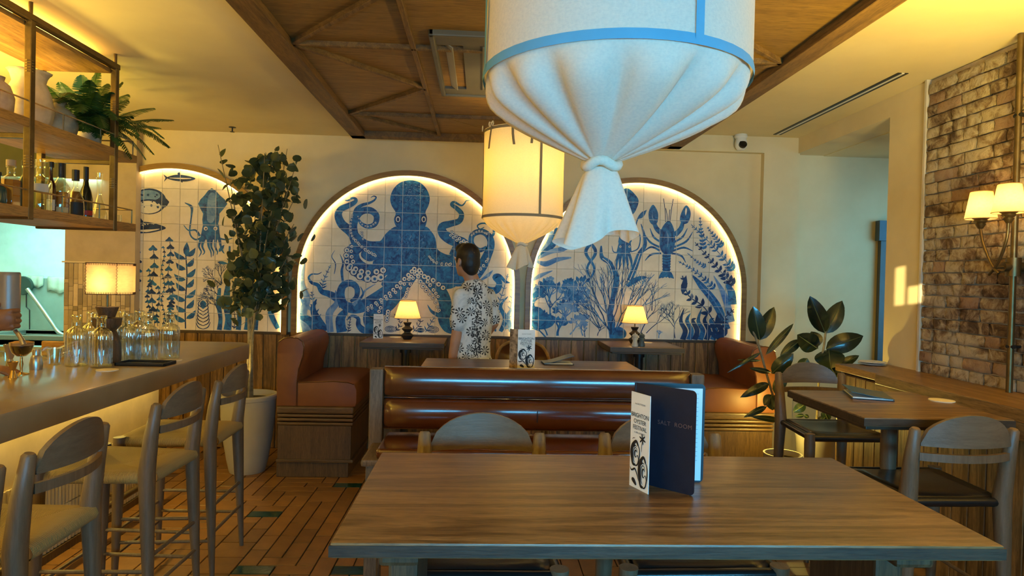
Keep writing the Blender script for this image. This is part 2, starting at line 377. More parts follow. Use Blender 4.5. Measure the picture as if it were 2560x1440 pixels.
for n, (ya, yb, zz, h) in enumerate(sorted(bk, key=lambda q: -q[0])[:298]):
    o = obj('brick', bms[n % 8], M_brick, br); o.location = (XR+.004+rb.uniform(-.003, .006), (ya+yb)/2, zz+h/2)
    o.scale = (.034, ya-yb, h-rb.uniform(.006, .012)); o.rotation_euler.x = rb.uniform(-.012, .012)
# ---- wainscot under the murals: planks one by one
wz = 1.045
wains = struct('trim_4', B().bx((XK, WY-.022, wz), (2.62, WY+.0, wz+.022)), M_oakedge_shade)
x = XK+.02; k = 0; rp = random.Random(5); pm = {}
while x < 2.6:
    wdt = .118
    if 'p' not in pm: pm['p'] = B().bx((-.057, 0, 0), (.057, .016, wz)).mesh('plank', bevel=.004, bseg=1)
    o = obj('plank', pm['p'], M_plank, wains); o.location = (x+.059, WY-.018, 0); x += wdt
# ---- half-height plank wall with deep ledge along the right
XLg = 2.53
led = struct('wall_ledge', B().bx((XLg+.05, -1.5, 0), (XLg+.10, 4.62, .99)), M_darkwood)
B().bx((XLg, -1.5, .985), (XR+.03, 4.11, 1.05)).build('ledge_top', wood('ledge_oak', (.16, .08, .02), (.33, .185, .06), 1, .8, .4), led, bevel=.006)
B().bx((XLg+.03, 4.1, 1.0), (XR+.03, 4.64, 1.05)).build('ledge_top', MATS['ledge_oak'], led, bevel=.006)
B().bx((XLg+.005, -1.5, .90), (XLg+.03, 4.11, .985)).build('fascia', MATS['ledge_oak'], led, bevel=.004)
me = B().bx((0, -.057, 0), (.016, .057, .985)).mesh('plank', bevel=.004, bseg=1)
y = 4.56
while y > -1.4:
    o = obj('plank', me, M_plank, led); o.location = (XLg+.034, y, 0); y -= .118
me = B().bx((-.057, 0, 0), (.057, .016, .98)).mesh('plank', bevel=.004, bseg=1)
# end face of the ledge wall towards the planting corner
for k in range(3):
    o = obj('plank', me, M_plank, led); o.location = (XLg+.11+.118*k, 4.625, 0)
# ================================================================== CEILING TIMBER PANEL
YT0 = -1.0
tim = thing('timber_ceiling_panel', ((XT0+XT1)/2, 2.4, ZT), 'brown timber ceiling panel with heavy edge beams and diagonal battens', 'ceiling panel')
BW = .125
for nm, a, b in (('edge_beam', (XT0, YT0, ZT), (XT0+BW, YT1, ZT+.12)), ('edge_beam', (XT1-BW, YT0, ZT), (XT1, YT1, ZT+.12)), ('edge_beam', (XT0, YT1-BW, ZT), (XT1, YT1, ZT+.12))):
    B().bx(a, b).build(nm, M_beam, tim, bevel=.006)
# cells: three columns, diagonals meeting at the beam nodes
xs = [XT0+BW, P(1097, 330, Z=ZT+.04).x, (XT0+XT1)/2+.48, XT1-BW]
zc = ZT+.045
def yat(px, py): return P(px, py, Z=ZT+.04).y
ya = [YT1-BW, yat(862, 280), yat(722, 103)]
step = ya[1]-ya[2]; 
while ya[-1] > YT0+.3: ya.append(ya[-1]-step)
bat = B()
def batten(a, b, w=.028, h=.03):
    d = Vector((b[0]-a[0], b[1]-a[1], 0)); L = d.length; ang = math.atan2(d.y, d.x)
    B().box(((a[0]+b[0])/2, (a[1]+b[1])/2, zc-h/2+.004), (L, w, h), rz=ang).build('batten', M_beam, tim, bevel=.003, bseg=1)
def panel(poly):
    c = sum((Vector((p[0], p[1], 0)) for p in poly), Vector())/len(poly)
    q = [Vector((p[0], p[1], zc))+(c-Vector((p[0], p[1], 0))).normalized()*.006 for p in poly]
    B().prism(q, (0, 0, .02)).build('panel', M_ceilwood, tim)
for ci in range(3):
    xa, xb = xs[ci], xs[ci+1]
    for k in range(len(ya)-1):
        y1, y2 = ya[k], ya[k+1]
        if ci != 1:
            # full-cell fan: node on the outer beam, to the mid line of the inner batten
            xo, xi = (xa, xb) if ci == 0 else (xb, xa)
            if k == 0:
                panel([(xo, y1), (xi, y1), (xo, y2)]); panel([(xi, y1), (xi, y2), (xo, y2)])
                batten((xo, y2), (xi, y1))
            else:
                ym = (y1+y2)/2
                panel([(xo, y1), (xi, y1), (xi, ym)]); panel([(xo, y1), (xi, ym), (xo, y2)]); panel([(xo, y2), (xi, ym), (xi, y2)])
                batten((xo, y1), (xi, ym)); batten((xi, ym), (xo, y2))
        else:
            if k == 0:
                xm = (xa+xb)/2
                panel([(xa, y1), (xm, y1), (xa, y2)]); panel([(xm, y1), (xb, y1), (xb, y2)]); panel([(xa, y2), (xm, y1), (xb, y2)])
            elif k != 1:
                panel([(xa, y1), (xb, y1), (xa, y2)]); panel([(xb, y1), (xb, y2), (xa, y2)]); batten((xb, y1), (xa, y2))
            else: panel([(xa, y1), (xb, y1), (xb, y2), (xa, y2)])
    for k in range(1, len(ya)):
        batten((xa, ya[k]), (xb, ya[k]))
for i in (1, 2): batten((xs[i], YT1-BW), (xs[i], YT0))
B().bx((XT0+.02, YT0, zc+.022), (XT1-.02, YT1-.02, zc+.1)).build('backing', M_beam, tim)
# air-conditioning cassette
ac0, ac1 = P(1060, 85, Z=ZT+.02), P(1105, 240, Z=ZT+.02)
acx, acy0, acy1 = ac0.x+.02, ac0.y, ac1.y
AW = .84
ac = thing('ceiling_cassette', (acx+AW/2, (acy0+acy1)/2, ZT+.02), 'grey ceiling air-conditioning cassette with louvred slots, half hidden by the big lantern', 'air conditioner')
M_ac = mat('grey_plastic', (.10, .092, .075), .5)
L0, L1 = acx, acx+AW
B().bx((L0, acy0, ZT+.015), (L1, acy0+.03, ZT+.06)).bx((L0, acy1-.03, ZT+.015), (L1, acy1, ZT+.06)).bx((L0, acy0, ZT+.015), (L0+.03, acy1, ZT+.06)).bx((L1-.03, acy0, ZT+.015), (L1, acy1, ZT+.06)).build('frame', M_ac, ac, bevel=.008)
B().bx((L0+.03, acy0+.03, ZT+.028), (L1-.03, acy0+.17, ZT+.06)).bx((L0+.03, acy1-.15, ZT+.028), (L1-.03, acy1-.03, ZT+.06)).bx((L0+.17, acy0+.17, ZT+.028), (L1-.03, acy1-.15, ZT+.06)).build('face_plate', M_ac, ac)
B().bx((L0+.03, acy0+.17, ZT+.055), (L0+.17, acy1-.15, ZT+.07)).build('slot', M_black, ac)
B().box((L0+.095, (acy0+acy1)/2, ZT+.03), (.05, acy1-acy0-.34, .006), M_=Matrix.Rotation(.6, 3, 'Y')).build('flap', mat('flap', (.24, .22, .18), .4), ac)
for k in range(9): B().box((L0+.28+.026*k, (acy0+acy1)/2, ZT+.024), (.012, acy1-acy0-.34, .012)).build('slat', mat('slatgrey', (.16, .15, .12), .5), ac)
B().bx((L0+.26, acy0+.17, ZT+.0265), (L0+.52, acy1-.15, ZT+.029)).build('grille_recess', M_black, ac)
sp_ = P(581, 318, Z=ZL); so = thing('sprinkler_head', (sp_.x, sp_.y, ZL), 'tiny sprinkler head under the plaster ceiling left of the timber panel', 'sprinkler')
B().lathe([(0, 0), (.03, 0), (.03, -.004), (.01, -.006), (0, -.006)], (0, 0, 0), 16).build('escutcheon', M_iron, so, world=False); B().tube([(0, 0, -.004), (0, 0, -.04)], .006, 8).build('stem', M_iron, so, world=False); B().lathe([(0, -.04), (.02, -.04), (.02, -.043), (0, -.043)], (0, 0, 0), 12).build('deflector', M_iron, so, world=False)
# ================================================================== TILE MURALS
from mathutils.geometry import tessellate_polygon
TS = .1605; ZM0 = 1.066; RO = 1.03; ZS = 1.535; RI = .985
M_glaze = mat('cream_glazed_tile', (.76, .70, .58), .42, (.64, .58, .46), 7, var=.06, bscale=11, bstr=.35, bdist=.006, spec=.35)
M_grw = mat('pale_grout', (.55, .50, .41), .9)
M_led = emit('led_warm', (1, .70, .26), 11)
def paint(name, a, b, nscale, x0, rough=.45):
    if name in MATS: return MATS[name]
    m, nt, bs = _new(name); bs.inputs['Roughness'].default_value = rough; bs.inputs['Specular IOR Level'].default_value = .3
    vec = coords(nt); n = N(nt, 'ShaderNodeTexNoise', Scale=nscale, Detail=5, Roughness=.65, Distortion=.8); nt.links.new(vec, n.inputs['Vector'])
    col = ramp(nt, n.outputs[0], [(.36, a), (.5, tuple((p+q)/2 for p, q in zip(a, b))), (.66, b)])
    # tile joints stay pale where the picture crosses them
    sp = nt.nodes.new('ShaderNodeSeparateXYZ'); nt.links.new(vec, sp.inputs[0]); fac = None
    for ax, off in ((0, 0), (2, 0)):
        ma = N(nt, 'ShaderNodeMath', operation='PINGPONG'); ma.inputs[1].default_value = TS/2; nt.links.new(sp.outputs[ax], ma.inputs[0])
        lt = N(nt, 'ShaderNodeMath', operation='LESS_THAN'); lt.inputs[1].default_value = .0022; nt.links.new(ma.outputs[0], lt.inputs[0])
        if fac is None: fac = lt.outputs[0]
        else:
            mx_ = N(nt, 'ShaderNodeMath', operation='MAXIMUM'); nt.links.new(fac, mx_.inputs[0]); nt.links.new(lt.outputs[0], mx_.inputs[1]); fac = mx_.outputs[0]
    mc = nt.nodes.new('ShaderNodeMix'); mc.data_type = 'RGBA'; nt.links.new(fac, mc.inputs[0]); nt.links.new(col, mc.inputs[6]); mc.inputs[7].default_value = (.45, .50, .55, 1)
    nt.links.new(mc.outputs[2], bs.inputs['Base Color']); MATS[name] = m; return m
PB = paint('cobalt_paint', (.003, .036, .17), (.025, .20, .48), 20, 0)
PD = paint('dark_cobalt_paint', (.003, .018, .085), (.008, .055, .19), 12, 0)
PW = paint('wash_paint', (.04, .15, .42), (.22, .38, .58), 9, 0)
PE = paint('pale_paint', (.62, .62, .58), (.72, .70, .64), 9, 0)
def arch_pt(cx, r, t, y): return Vector((cx+r*math.cos(t), y, ZS+r*math.sin(t)))
def arch_line(cx, r, y, n=40, zb=ZM0):
    return [Vector((cx+r, y, zb)), Vector((cx+r, y, (zb+ZS)/2))]+[arch_pt(cx, r, PI*k/n, y) for k in range(n+1)]+[Vector((cx-r, y, (zb+ZS)/2)), Vector((cx-r, y, zb))]
def clip(poly, arch):                                # Sutherland-Hodgman, arch counter-clockwise
    out = poly
    for i in range(len(arch)):
        a, b = arch[i], arch[(i+1) % len(arch)]; inp = out; out = []
        sd = lambda p: (b[0]-a[0])*(p[1]-a[1])-(b[1]-a[1])*(p[0]-a[0])
        for k in range(len(inp)):
            p, q = inp[k-1], inp[k]; s1, s2 = sd(p), sd(q)
            if s2 >= 0:
                if s1 < 0: t = s1/(s1-s2); out.append((p[0]+(q[0]-p[0])*t, p[1]+(q[1]-p[1])*t))
                out.append(q)
            elif s1 >= 0: t = s1/(s1-s2); out.append((p[0]+(q[0]-p[0])*t, p[1]+(q[1]-p[1])*t))
        if not out: return []
    return out
tile_me = B().box((0, 0, 0), (TS-.0026, .008, TS-.0026)).mesh('tile', bevel=.0015, bseg=1)
rtile = random.Random(21)
def mural(cx, gx, label, xmin=-99):
    keep = lambda L: [p for p in L if p.x > xmin]
    t = thing('tile_mural', (gx, WY, ZM0), label, 'tile mural', 'arched tile murals on the back wall')
    arch = [(p.x, p.z) for p in keep(arch_line(cx, RI, 0))]
    if xmin > -9: arch.append((arch[-1][0], ZM0))
    n0 = int(math.floor((cx-RI-gx)/TS)); n1 = int(math.ceil((cx+RI-gx)/TS))
    B().prism([Vector((p[0], WY-.001, p[1])) for p in arch], (0, -.003, 0)).build('grout_bed', M_grw, t)
    for j in range(10):
        for i in range(n0, n1):
            a, b, c, d = gx+i*TS+.0013, gx+(i+1)*TS-.0013, ZM0+j*TS+.0013, ZM0+(j+1)*TS-.0013
            if b < xmin: continue
            full = all((abs(x-cx) < RI and z < ZS) or math.hypot(x-cx, z-ZS) < RI for x in (a, b) for z in (c, d))
            if full:
                o = obj('tile', tile_me, M_glaze, t); o.location = ((a+b)/2-gx, -.004-.003, (c+d)/2-ZM0)
                o.rotation_euler = (rtile.uniform(-.006, .006), 0, rtile.uniform(-.006, .006))
            else:
                q = clip([(a, c), (b, c), (b, d), (a, d)], arch)
                if len(q) >= 3 and abs(sum(q[k-1][0]*q[k][1]-q[k][0]*q[k-1][1] for k in range(len(q))))/2 > 2e-4:
                    B().prism([Vector((p[0], WY-.003, p[1])) for p in q], (0, -.008, 0)).build('tile', M_glaze, t)
    # wooden arch frame and the light strip inside it
    A, I = keep(arch_line(cx, RO+.012, 0, 48, ZM0-.02)), keep(arch_line(cx, RO-.038, 0, 48, ZM0-.02)); nn_ = min(len(A), len(I)); A, I = A[:nn_], I[:nn_]; fr = B()
    rows = [[Vector((p.x, y, p.z)) for p in L] for L, y in ((I, WY), (I, WY-.055), (A, WY-.055), (A, WY), (I, WY))]
    fr.grid(rows).build('arch_frame', M_arch, t, smooth=True)
    L1, L2 = arch_line(cx, RO-.041, WY-.012, 48), arch_line(cx, RO-.041, WY-.034, 48)
    L3 = arch_line(cx, RO-.047, WY-.034, 48); L1, L2, L3 = keep(L1), keep(L2), keep(L3); nn_ = min(map(len, (L1, L2, L3))); L1, L2, L3 = L1[:nn_], L2[:nn_], L3[:nn_]
    B().grid([L1, L2, L3]).build('light_strip', M_led, t)
    return t
gxm = P(1003, 700, Y=WY).x
mur_m = mural(-.685, gxm, 'arched tile mural of a big blue octopus, the middle one')
mur_r = mural(1.45, P(1518.7, 700, Y=WY).x, 'arched tile mural of a blue lobster among corals and seaweed')
mur_l = mural(-2.81, P(448, 700, Y=WY).x, 'arched tile mural of blue squid and fish beside the bar pillar', XK+.06)
class Art:
    def __init__(s, org, sc, root, depth=.0125):
        s.o, s.k, s.t, s.d = org, sc, root, depth; s.L = {}; s.cur = 'painted_weed'; s.n = 0; s.cx = {mur_m: -.685, mur_r: 1.45, mur_l: -2.81}[root]
    def lay(s, m, lv=0):
        key = (s.cur, m.name, lv)
        if key not in s.L: s.L[key] = (B(), m, lv, s.cur)
        return s.L[key][0]
    def pt(s, x, y, lv):
        p = P(s.o[0]+x/s.k, s.o[1]+y/s.k, Y=WY-s.d-.0014*lv-1.1e-5*(s.n % 110)); rm = RI-.012     # keep inside the arch
        if p.z > ZS:
            d = math.hypot(p.x-s.cx, p.z-ZS)
            if d > rm: p.x = s.cx+(p.x-s.cx)*rm/d; p.z = ZS+(p.z-ZS)*rm/d
        else: p.x = max(s.cx-rm, min(s.cx+rm, p.x)); p.z = max(ZM0+.002, p.z)
        return p
    def fill(s, pts, m=PB, lv=0, sm=True, n=4):
        s.n += 1
        q = [Vector((a, b, 0)) for a, b in pts]
        if sm: q = catmull(q, n, True)
        tri = tessellate_polygon([q]); s.lay(m, lv).add([s.pt(p.x, p.y, lv) for p in q], [tuple(f) for f in tri])
    def line(s, pts, wd, m=PB, lv=0, n=5, sm=True):
        s.n += 1
        q = [Vector((a, b, 0)) for a, b in pts]; L = len(q)
        if sm: q = catmull(q, n)
        wf = (lambda t: wd[min(int(t*(len(wd)-1)), len(wd)-2)]+(wd[min(int(t*(len(wd)-1)), len(wd)-2)+1]-wd[min(int(t*(len(wd)-1)), len(wd)-2)])*(t*(len(wd)-1)-min(int(t*(len(wd)-1)), len(wd)-2))) if not isinstance(wd, (int, float)) else (lambda t: wd)
        vs = []; N_ = len(q)
        for i, p in enumerate(q):
            d = q[min(i+1, N_-1)]-q[max(i-1, 0)]
            if d.length < 1e-6: d = Vector((1, 0, 0))
            nn = Vector((-d.y, d.x, 0)).normalized()*wf(i/(N_-1))/2
            vs += [s.pt(p.x+nn.x, p.y+nn.y, lv), s.pt(p.x-nn.x, p.y-nn.y, lv)]
        s.lay(m, lv).add(vs, [(2*i, 2*i+1, 2*i+3, 2*i+2) for i in range(N_-1)])
    def disc(s, x, y, r, m=PB, lv=0, ry=None, n=12):
        s.n += 1
        ry = ry or r; s.lay(m, lv).add([s.pt(x+r*math.cos(2*PI*k/n), y+ry*math.sin(2*PI*k/n), lv) for k in range(n)], [tuple(range(n))])
    def leaf(s, a, b, w, m=PB, lv=0, c=0):
        s.n += 1
        dx, dy = b[0]-a[0], b[1]-a[1]; L = math.hypot(dx, dy); nx_, ny_ = -dy/L, dx/L; q = []
        for sg, ts in ((1, (0, .2, .45, .7, .9)), (-1, (1, .9, .7, .45, .2))):
            for t in ts:
                h = w/2*math.sin(PI*min(1, t**.8))*sg+c*math.sin(PI*t); q.append((a[0]+dx*t+nx_*h, a[1]+dy*t+ny_*h))
        s.lay(m, lv).add([s.pt(x, y, lv) for x, y in q], [tuple(range(len(q)))])
    def suck(s, pts, n, r0, r1):
        q = catmull([Vector((a, b, 0)) for a, b in pts], 12)
        for k in range(n):
            p = q[int(k/(n-1)*(len(q)-1))]; r = r0+(r1-r0)*k/(n-1)
            s.disc(p.x, p.y, r*1.15, PD, 2); s.disc(p.x, p.y, r*.92, PE, 3); s.disc(p.x+r*.1, p.y+r*.05, r*.42, PB, 4, n=8)
    def tree(s, x, y, ang, L, w, dep, rr, spread=.5, m=PB, lv=0, fan=3, shrink=.72, club=0):
        x2, y2 = x+math.cos(ang)*L, y-math.sin(ang)*L; mx_, my_ = (x+x2)/2+rr.uniform(-.12, .12)*L, (y+y2)/2
        s.line([(x, y), (mx_, my_), (x2, y2)], [w, w*.85, w*.7], m, lv, 3)
        if dep == 0:
            if club: s.leaf((x2-math.cos(ang)*club*.4, y2+math.sin(ang)*club*.4), (x2+math.cos(ang)*club, y2-math.sin(ang)*club), club*.8, m, lv)
            return
        for k in range(fan):
            a2 = ang+(k-(fan-1)/2)*spread+rr.uniform(-.15, .15)
            s.tree(x2, y2, a2, L*shrink*rr.uniform(.75, 1.15), w*.72, dep-1, rr, spread, m, lv, fan if rr.random() > .3 else 2, shrink, club)
    def frond(s, pts, n, L, w, m=PB, lv=0, stem=5, taper=True, ang=.9):
        q = catmull([Vector((a, b, 0)) for a, b in pts], 16); s.line(pts, stem, m, lv)
        for k in range(n):
            i = int((k+.5)/n*(len(q)-2)); p, d = q[i], (q[i+1]-q[i]).normalized(); z = L*((1-.75*k/n) if taper else 1)
            for sg in (1, -1):
                a = math.atan2(d.y, d.x)+sg*ang; s.leaf((p.x, p.y), (p.x+math.cos(a)*z, p.y+math.sin(a)*z), w*z/L, m, lv)
    def part(s, nm): s.q = getattr(s, 'q', 0)+1; s.cur = nm+'#%d' % s.q
    def done(s):
        for (cur, mn, lv), (b, m, _, nm) in s.L.items():
            nm = nm.split('#')[0]; o = b.build(nm if lv == 0 else nm+'_detail', m, s.t); o['kind'] = 'stuff'
# ---------------------------------------------------------------- middle: octopus
A = Art((720, 410), 3.2, mur_m); ra = random.Random(5)
A.part('painted_octopus')
A.fill([(975, 130), (1050, 145), (1105, 195), (1133, 265), (1125, 330), (1100, 385), (1112, 430), (1105, 480), (1085, 503), (980, 510), (880, 503), (858, 485), (848, 440), (862, 390), (830, 335), (818, 275), (840, 205), (895, 150)])
A.fill([(880, 495), (1085, 495), (1150, 545), (1180, 600), (1195, 680), (1260, 722), (1330, 745), (1345, 880), (1335, 985), (1180, 990), (1040, 850), (960, 900), (850, 1000), (745, 965), (800, 870), (700, 850), (680, 780), (745, 740), (690, 650), (745, 610), (790, 550)])
A.fill([(500, 640), (462, 690), (450, 760), (470, 840), (530, 900), (620, 940), (700, 935), (770, 900), (840, 850), (860, 780), (800, 690), (640, 640), (590, 700), (590, 745), (650, 780), (725, 760), (735, 790), (640, 800), (575, 750), (560, 660)], PB, 1)
A.line([(770, 660), (640, 660), (560, 610), (500, 540), (430, 480), (402, 410), (425, 360), (490, 330), (535, 305), (543, 282), (515, 272), (485, 290), (455, 290)], [90, 90, 85, 78, 70, 60, 50, 44, 34, 24, 16, 12, 4])
A.line([(600, 690), (540, 610), (520, 510), (540, 430), (590, 378), (660, 372), (708, 415), (695, 480), (640, 500), (590, 480), (566, 445)], [95, 85, 68, 62, 56, 54, 48, 42, 36, 28, 14], PB, 1)
A.line([(535, 420), (548, 365), (590, 330), (650, 312), (690, 290), (705, 266), (685, 257), (662, 268)], [44, 36, 26, 20, 15, 11, 9, 4])
A.line([(1000, 850), (850, 990), (700, 1085), (560, 1150), (470, 1140), (400, 1080), (330, 1040), (270, 1020), (240, 970), (190, 950), (165, 910), (190, 882), (240, 880), (270, 865)], [120, 130, 110, 90, 76, 66, 52, 40, 30, 24, 16, 12, 8, 4])
A.line([(445, 1140), (420, 1050), (440, 975), (500, 953), (550, 990), (548, 1060), (500, 1100)], [74, 66, 58, 54, 46, 38, 22], PB, 1)
A.line([(1000, 860), (900, 1000), (800, 1120), (715, 1180), (650, 1215), (655, 1290), (690, 1345)], [110, 110, 115, 105, 95, 85, 60])
A.line([(690, 1320), (610, 1330), (565, 1290), (560, 1235), (510, 1215), (470, 1250)], [70, 56, 42, 30, 20, 10])
A.line([(1060, 830), (1160, 950), (1240, 1060), (1262, 1160), (1245, 1240), (1280, 1310), (1340, 1335)], [120, 112, 104, 100, 92, 80, 50])
A.line([(1180, 830), (1300, 900), (1450, 900), (1540, 830), (1590, 740), (1625, 640), (1600, 570), (1540, 540), (1475, 570), (1470, 640), (1530, 690), (1590, 665)], [120, 150, 130, 90, 72, 58, 52, 48, 44, 42, 38, 24], PB, 1)
A.line([(1610, 590), (1645, 560), (1640, 510), (1590, 478), (1545, 476), (1515, 495), (1535, 520), (1570, 505)], [24, 20, 16, 14, 12, 11, 9, 5])
A.line([(1330, 740), (1360, 680), (1400, 640), (1300, 600), (1240, 555), (1235, 500), (1300, 478), (1370, 455), (1388, 400), (1350, 355), (1310, 325), (1330, 305), (1385, 332), (1412, 315), (1425, 295), (1460, 290)], [90, 95, 95, 88, 76, 64, 52, 46, 40, 34, 28, 20, 14, 10, 7, 3])
A.line([(1340, 880), (1500, 965), (1600, 1010), (1668, 1008), (1690, 950), (1655, 905), (1690, 895), (1740, 940), (1775, 950)], [100, 80, 62, 56, 48, 42, 32, 22, 6])
for ex in (880, 1086):
    A.disc(ex, 442, 26, PD, 2, 34); A.disc(ex, 442, 18, PE, 3, 24); A.disc(ex, 444, 10, PD, 4, 16)
for row, n, a, b in (([(470, 690), (470, 780), (540, 840), (640, 870), (760, 850)], 9, 20, 26), ([(490, 830), (560, 890), (660, 920), (740, 905)], 6, 26, 32), ([(510, 660), (505, 720), (520, 780)], 4, 14, 18),
                     ([(515, 410), (500, 500), (520, 590), (600, 670), (690, 725)], 16, 8, 13), ([(560, 420), (590, 480), (650, 500), (700, 470)], 9, 6, 9), ([(590, 550), (600, 600)], 3, 12, 9), ([(540, 610), (620, 690), (700, 735)], 7, 13, 11),
                     ([(1010, 840), (900, 950), (780, 1060), (640, 1150)], 13, 20, 14), ([(985, 900), (880, 1010), (760, 1100), (640, 1170)], 11, 16, 12), ([(1030, 870), (1080, 980), (1160, 1070), (1210, 1170)], 10, 20, 13), ([(1050, 850), (1130, 960), (1200, 1060)], 8, 20, 14), ([(1015, 880), (960, 1000), (940, 1060)], 7, 16, 13),
                     ([(1310, 545), (1360, 590), (1430, 630)], 6, 13, 16), ([(1300, 570), (1350, 610), (1410, 640)], 5, 12, 14), ([(1130, 740), (1180, 790), (1300, 800)], 8, 9, 13), ([(1160, 770), (1230, 805), (1290, 805)], 5, 10, 12),
                     ([(1470, 570), (1530, 535), (1590, 560)], 7, 9, 9), ([(1600, 760), (1550, 830), (1500, 880)], 6, 12, 15), ([(1090, 900), (1160, 930), (1240, 990)], 5, 22, 20), ([(800, 1180), (790, 1250)], 4, 18, 16), ([(740, 1150), (700, 1250)], 4, 16, 14)):
    A.suck(row, n, a, b)
for k in range(150):                                # mottling on the mantle
    x, y = ra.gauss(975, 70), ra.gauss(235, 50)
    if (x-975)**2/140**2+(y-250)**2/115**2 < 1: A.disc(x, y, ra.uniform(2, 5), PW, 2, n=6)
for k in range(240):
    x, y = ra.uniform(790, 1300), ra.uniform(560, 800)
    if abs(x-1000) < 120+(y-560)*.5: A.line([(x, y), (x+ra.uniform(-9, 9), y+ra.uniform(4, 14)), (x+ra.uniform(-12, 12), y+ra.uniform(14, 26))], [2, 5, 1], ra.choice((PW, PD, PD)), 2, 2)
# weed around the octopus
A.part('painted_seaweed')
for pts, wd, m in (([(150, 1340), (120, 1200), (150, 1080), (110, 950), (135, 790)], [70, 60, 55, 40, 4], PW), ([(230, 1345), (180, 1260), (90, 1210), (78, 1150)], [60, 70, 40, 4], PB), ([(210, 1180), (140, 1130), (90, 1060)], [6, 40, 4], PW),
                   ([(300, 1345), (230, 1240), (200, 1150), (230, 1080)], [80, 70, 40, 4], PB), ([(340, 1345), (330, 1200), (390, 1110), (380, 1010)], [50, 60, 40, 4], PW), ([(430, 1345), (420, 1240), (470, 1170)], [80, 76, 40], PB),
                   ([(440, 950), (430, 860), (440, 790), (415, 720)], [18, 22, 12, 2], PB), ([(370, 880), (380, 800), (350, 740), (375, 690)], [5, 8, 6, 2], PB), ([(520, 1130), (590, 1060), (620, 1010), (700, 960)], [30, 20, 14, 3], PW), ([(560, 1110), (600, 1040), (580, 980)], [16, 14, 4], PB),
                   ([(1540, 930), (1600, 890), (1640, 850)], [10, 30, 3], PW), ([(1700, 1340), (1740, 1240), (1700, 1140), (1760, 1060)], [30, 40, 26, 4], PB), ([(1790, 1340), (1760, 1220), (1800, 1150)], [40, 34, 4], PW), ([(1660, 1340), (1650, 1240), (1680, 1180)], [14, 24, 3], PB)):
    A.line(pts, wd, m)
A.part('painted_frond')
A.frond([(270, 1000), (290, 920), (340, 810)], 6, 46, 12, PB); A.frond([(240, 1250), (200, 1100), (190, 1020)], 6, 50, 14, PB)
A.frond([(480, 1345), (490, 1290), (500, 1230)], 5, 30, 10, PD); A.frond([(1640, 1230), (1700, 1080), (1760, 880)], 9, 60, 12, PB); A.frond([(1740, 1330), (1790, 1100), (1800, 900)], 9, 50, 11, PW)
A.frond([(860, 1340), (900, 1270), (850, 1200)], 5, 40, 11, PD, ang=.7); A.frond([(1000, 1345), (1060, 1260), (1010, 1190)], 5, 48, 10, PD); A.frond([(1100, 1345), (1150, 1260), (1190, 1200)], 5, 44, 10, PB)
A.line([(1205, 1210), (1150, 1180), (1115, 1125)], [40, 22, 2], PB)
A.part('painted_shell')
for cx_, cy_, r in ((820, 1320, 44), (1160, 1325, 46), (1060, 1330, 30)):
    for q in (1, .74, .5, .25): A.line([(cx_+r*q*math.cos(t*PI/6), cy_+r*.55*q*math.sin(t*PI/6)) for t in range(13)], 4, PD, 0, 2)
A.done()
# ---------------------------------------------------------------- right: lobster and corals
A = Art((1300, 430), 3.2, mur_r); ra = random.Random(9)
A.part('painted_lobster')
A.fill([(1170, 400), (1205, 400), (1235, 470), (1241, 560), (1225, 640), (1195, 662), (1160, 662), (1125, 620), (1113, 550), (1125, 470)])
A.fill([(1140, 655), (1207, 655), (1200, 800), (1142, 800)], PB, 0, False)
for k in range(6): A.line([(1137, 670+k*22), (1172, 678+k*22), (1207, 670+k*22)], 5, PD, 1, 3)
for k in range(5): A.leaf((1170, 790), (1108+k*31, 848-abs(k-2)*-3), 40, PB, 0)
A.line([(1135, 490), (1095, 455), (1072, 405)], [44, 38, 28]); A.fill([(1060, 263), (1030, 318), (1034, 388), (1062, 422), (1096, 410), (1106, 340), (1086, 285)])
A.line([(1238, 505), (1285, 455), (1302, 405)], [44, 38, 28]); A.fill([(1326, 268), (1290, 328), (1280, 388), (1310, 416), (1346, 402), (1366, 340), (1354, 290)])
A.leaf((1330, 285), (1325, 350), 16, PE, 1); A.line([(1065, 290), (1058, 350), (1072, 395)], 6, PW, 1); A.line([(1170, 470), (1185, 520), (1180, 600)], [4, 16, 4], PW, 1); A.line([(1150, 480), (1140, 560)], 8, PD, 1); A.line([(1215, 480), (1220, 560)], 8, PD, 1)
for q in ([(1165, 400), (1160, 300), (1148, 212)], [(1200, 400), (1212, 300), (1226, 216)], [(1180, 400), (1176, 340), (1166, 290)], [(1190, 400), (1194, 340), (1200, 300)]): A.line(q, 5, PD)
for q in ([(1125, 560), (1070, 520), (1040, 450)], [(1115, 600), (1040, 560), (985, 480)], [(1120, 630), (1050, 600), (985, 640)], [(1130, 652), (1050, 660), (1000, 710)], [(1235, 560), (1300, 520), (1340, 450)], [(1235, 600), (1330, 555), (1382, 478)], [(1225, 630), (1310, 605), (1382, 632)], [(1215, 652), (1290, 670), (1326, 726)]): A.line(q, [18, 15, 17, 10, 4])
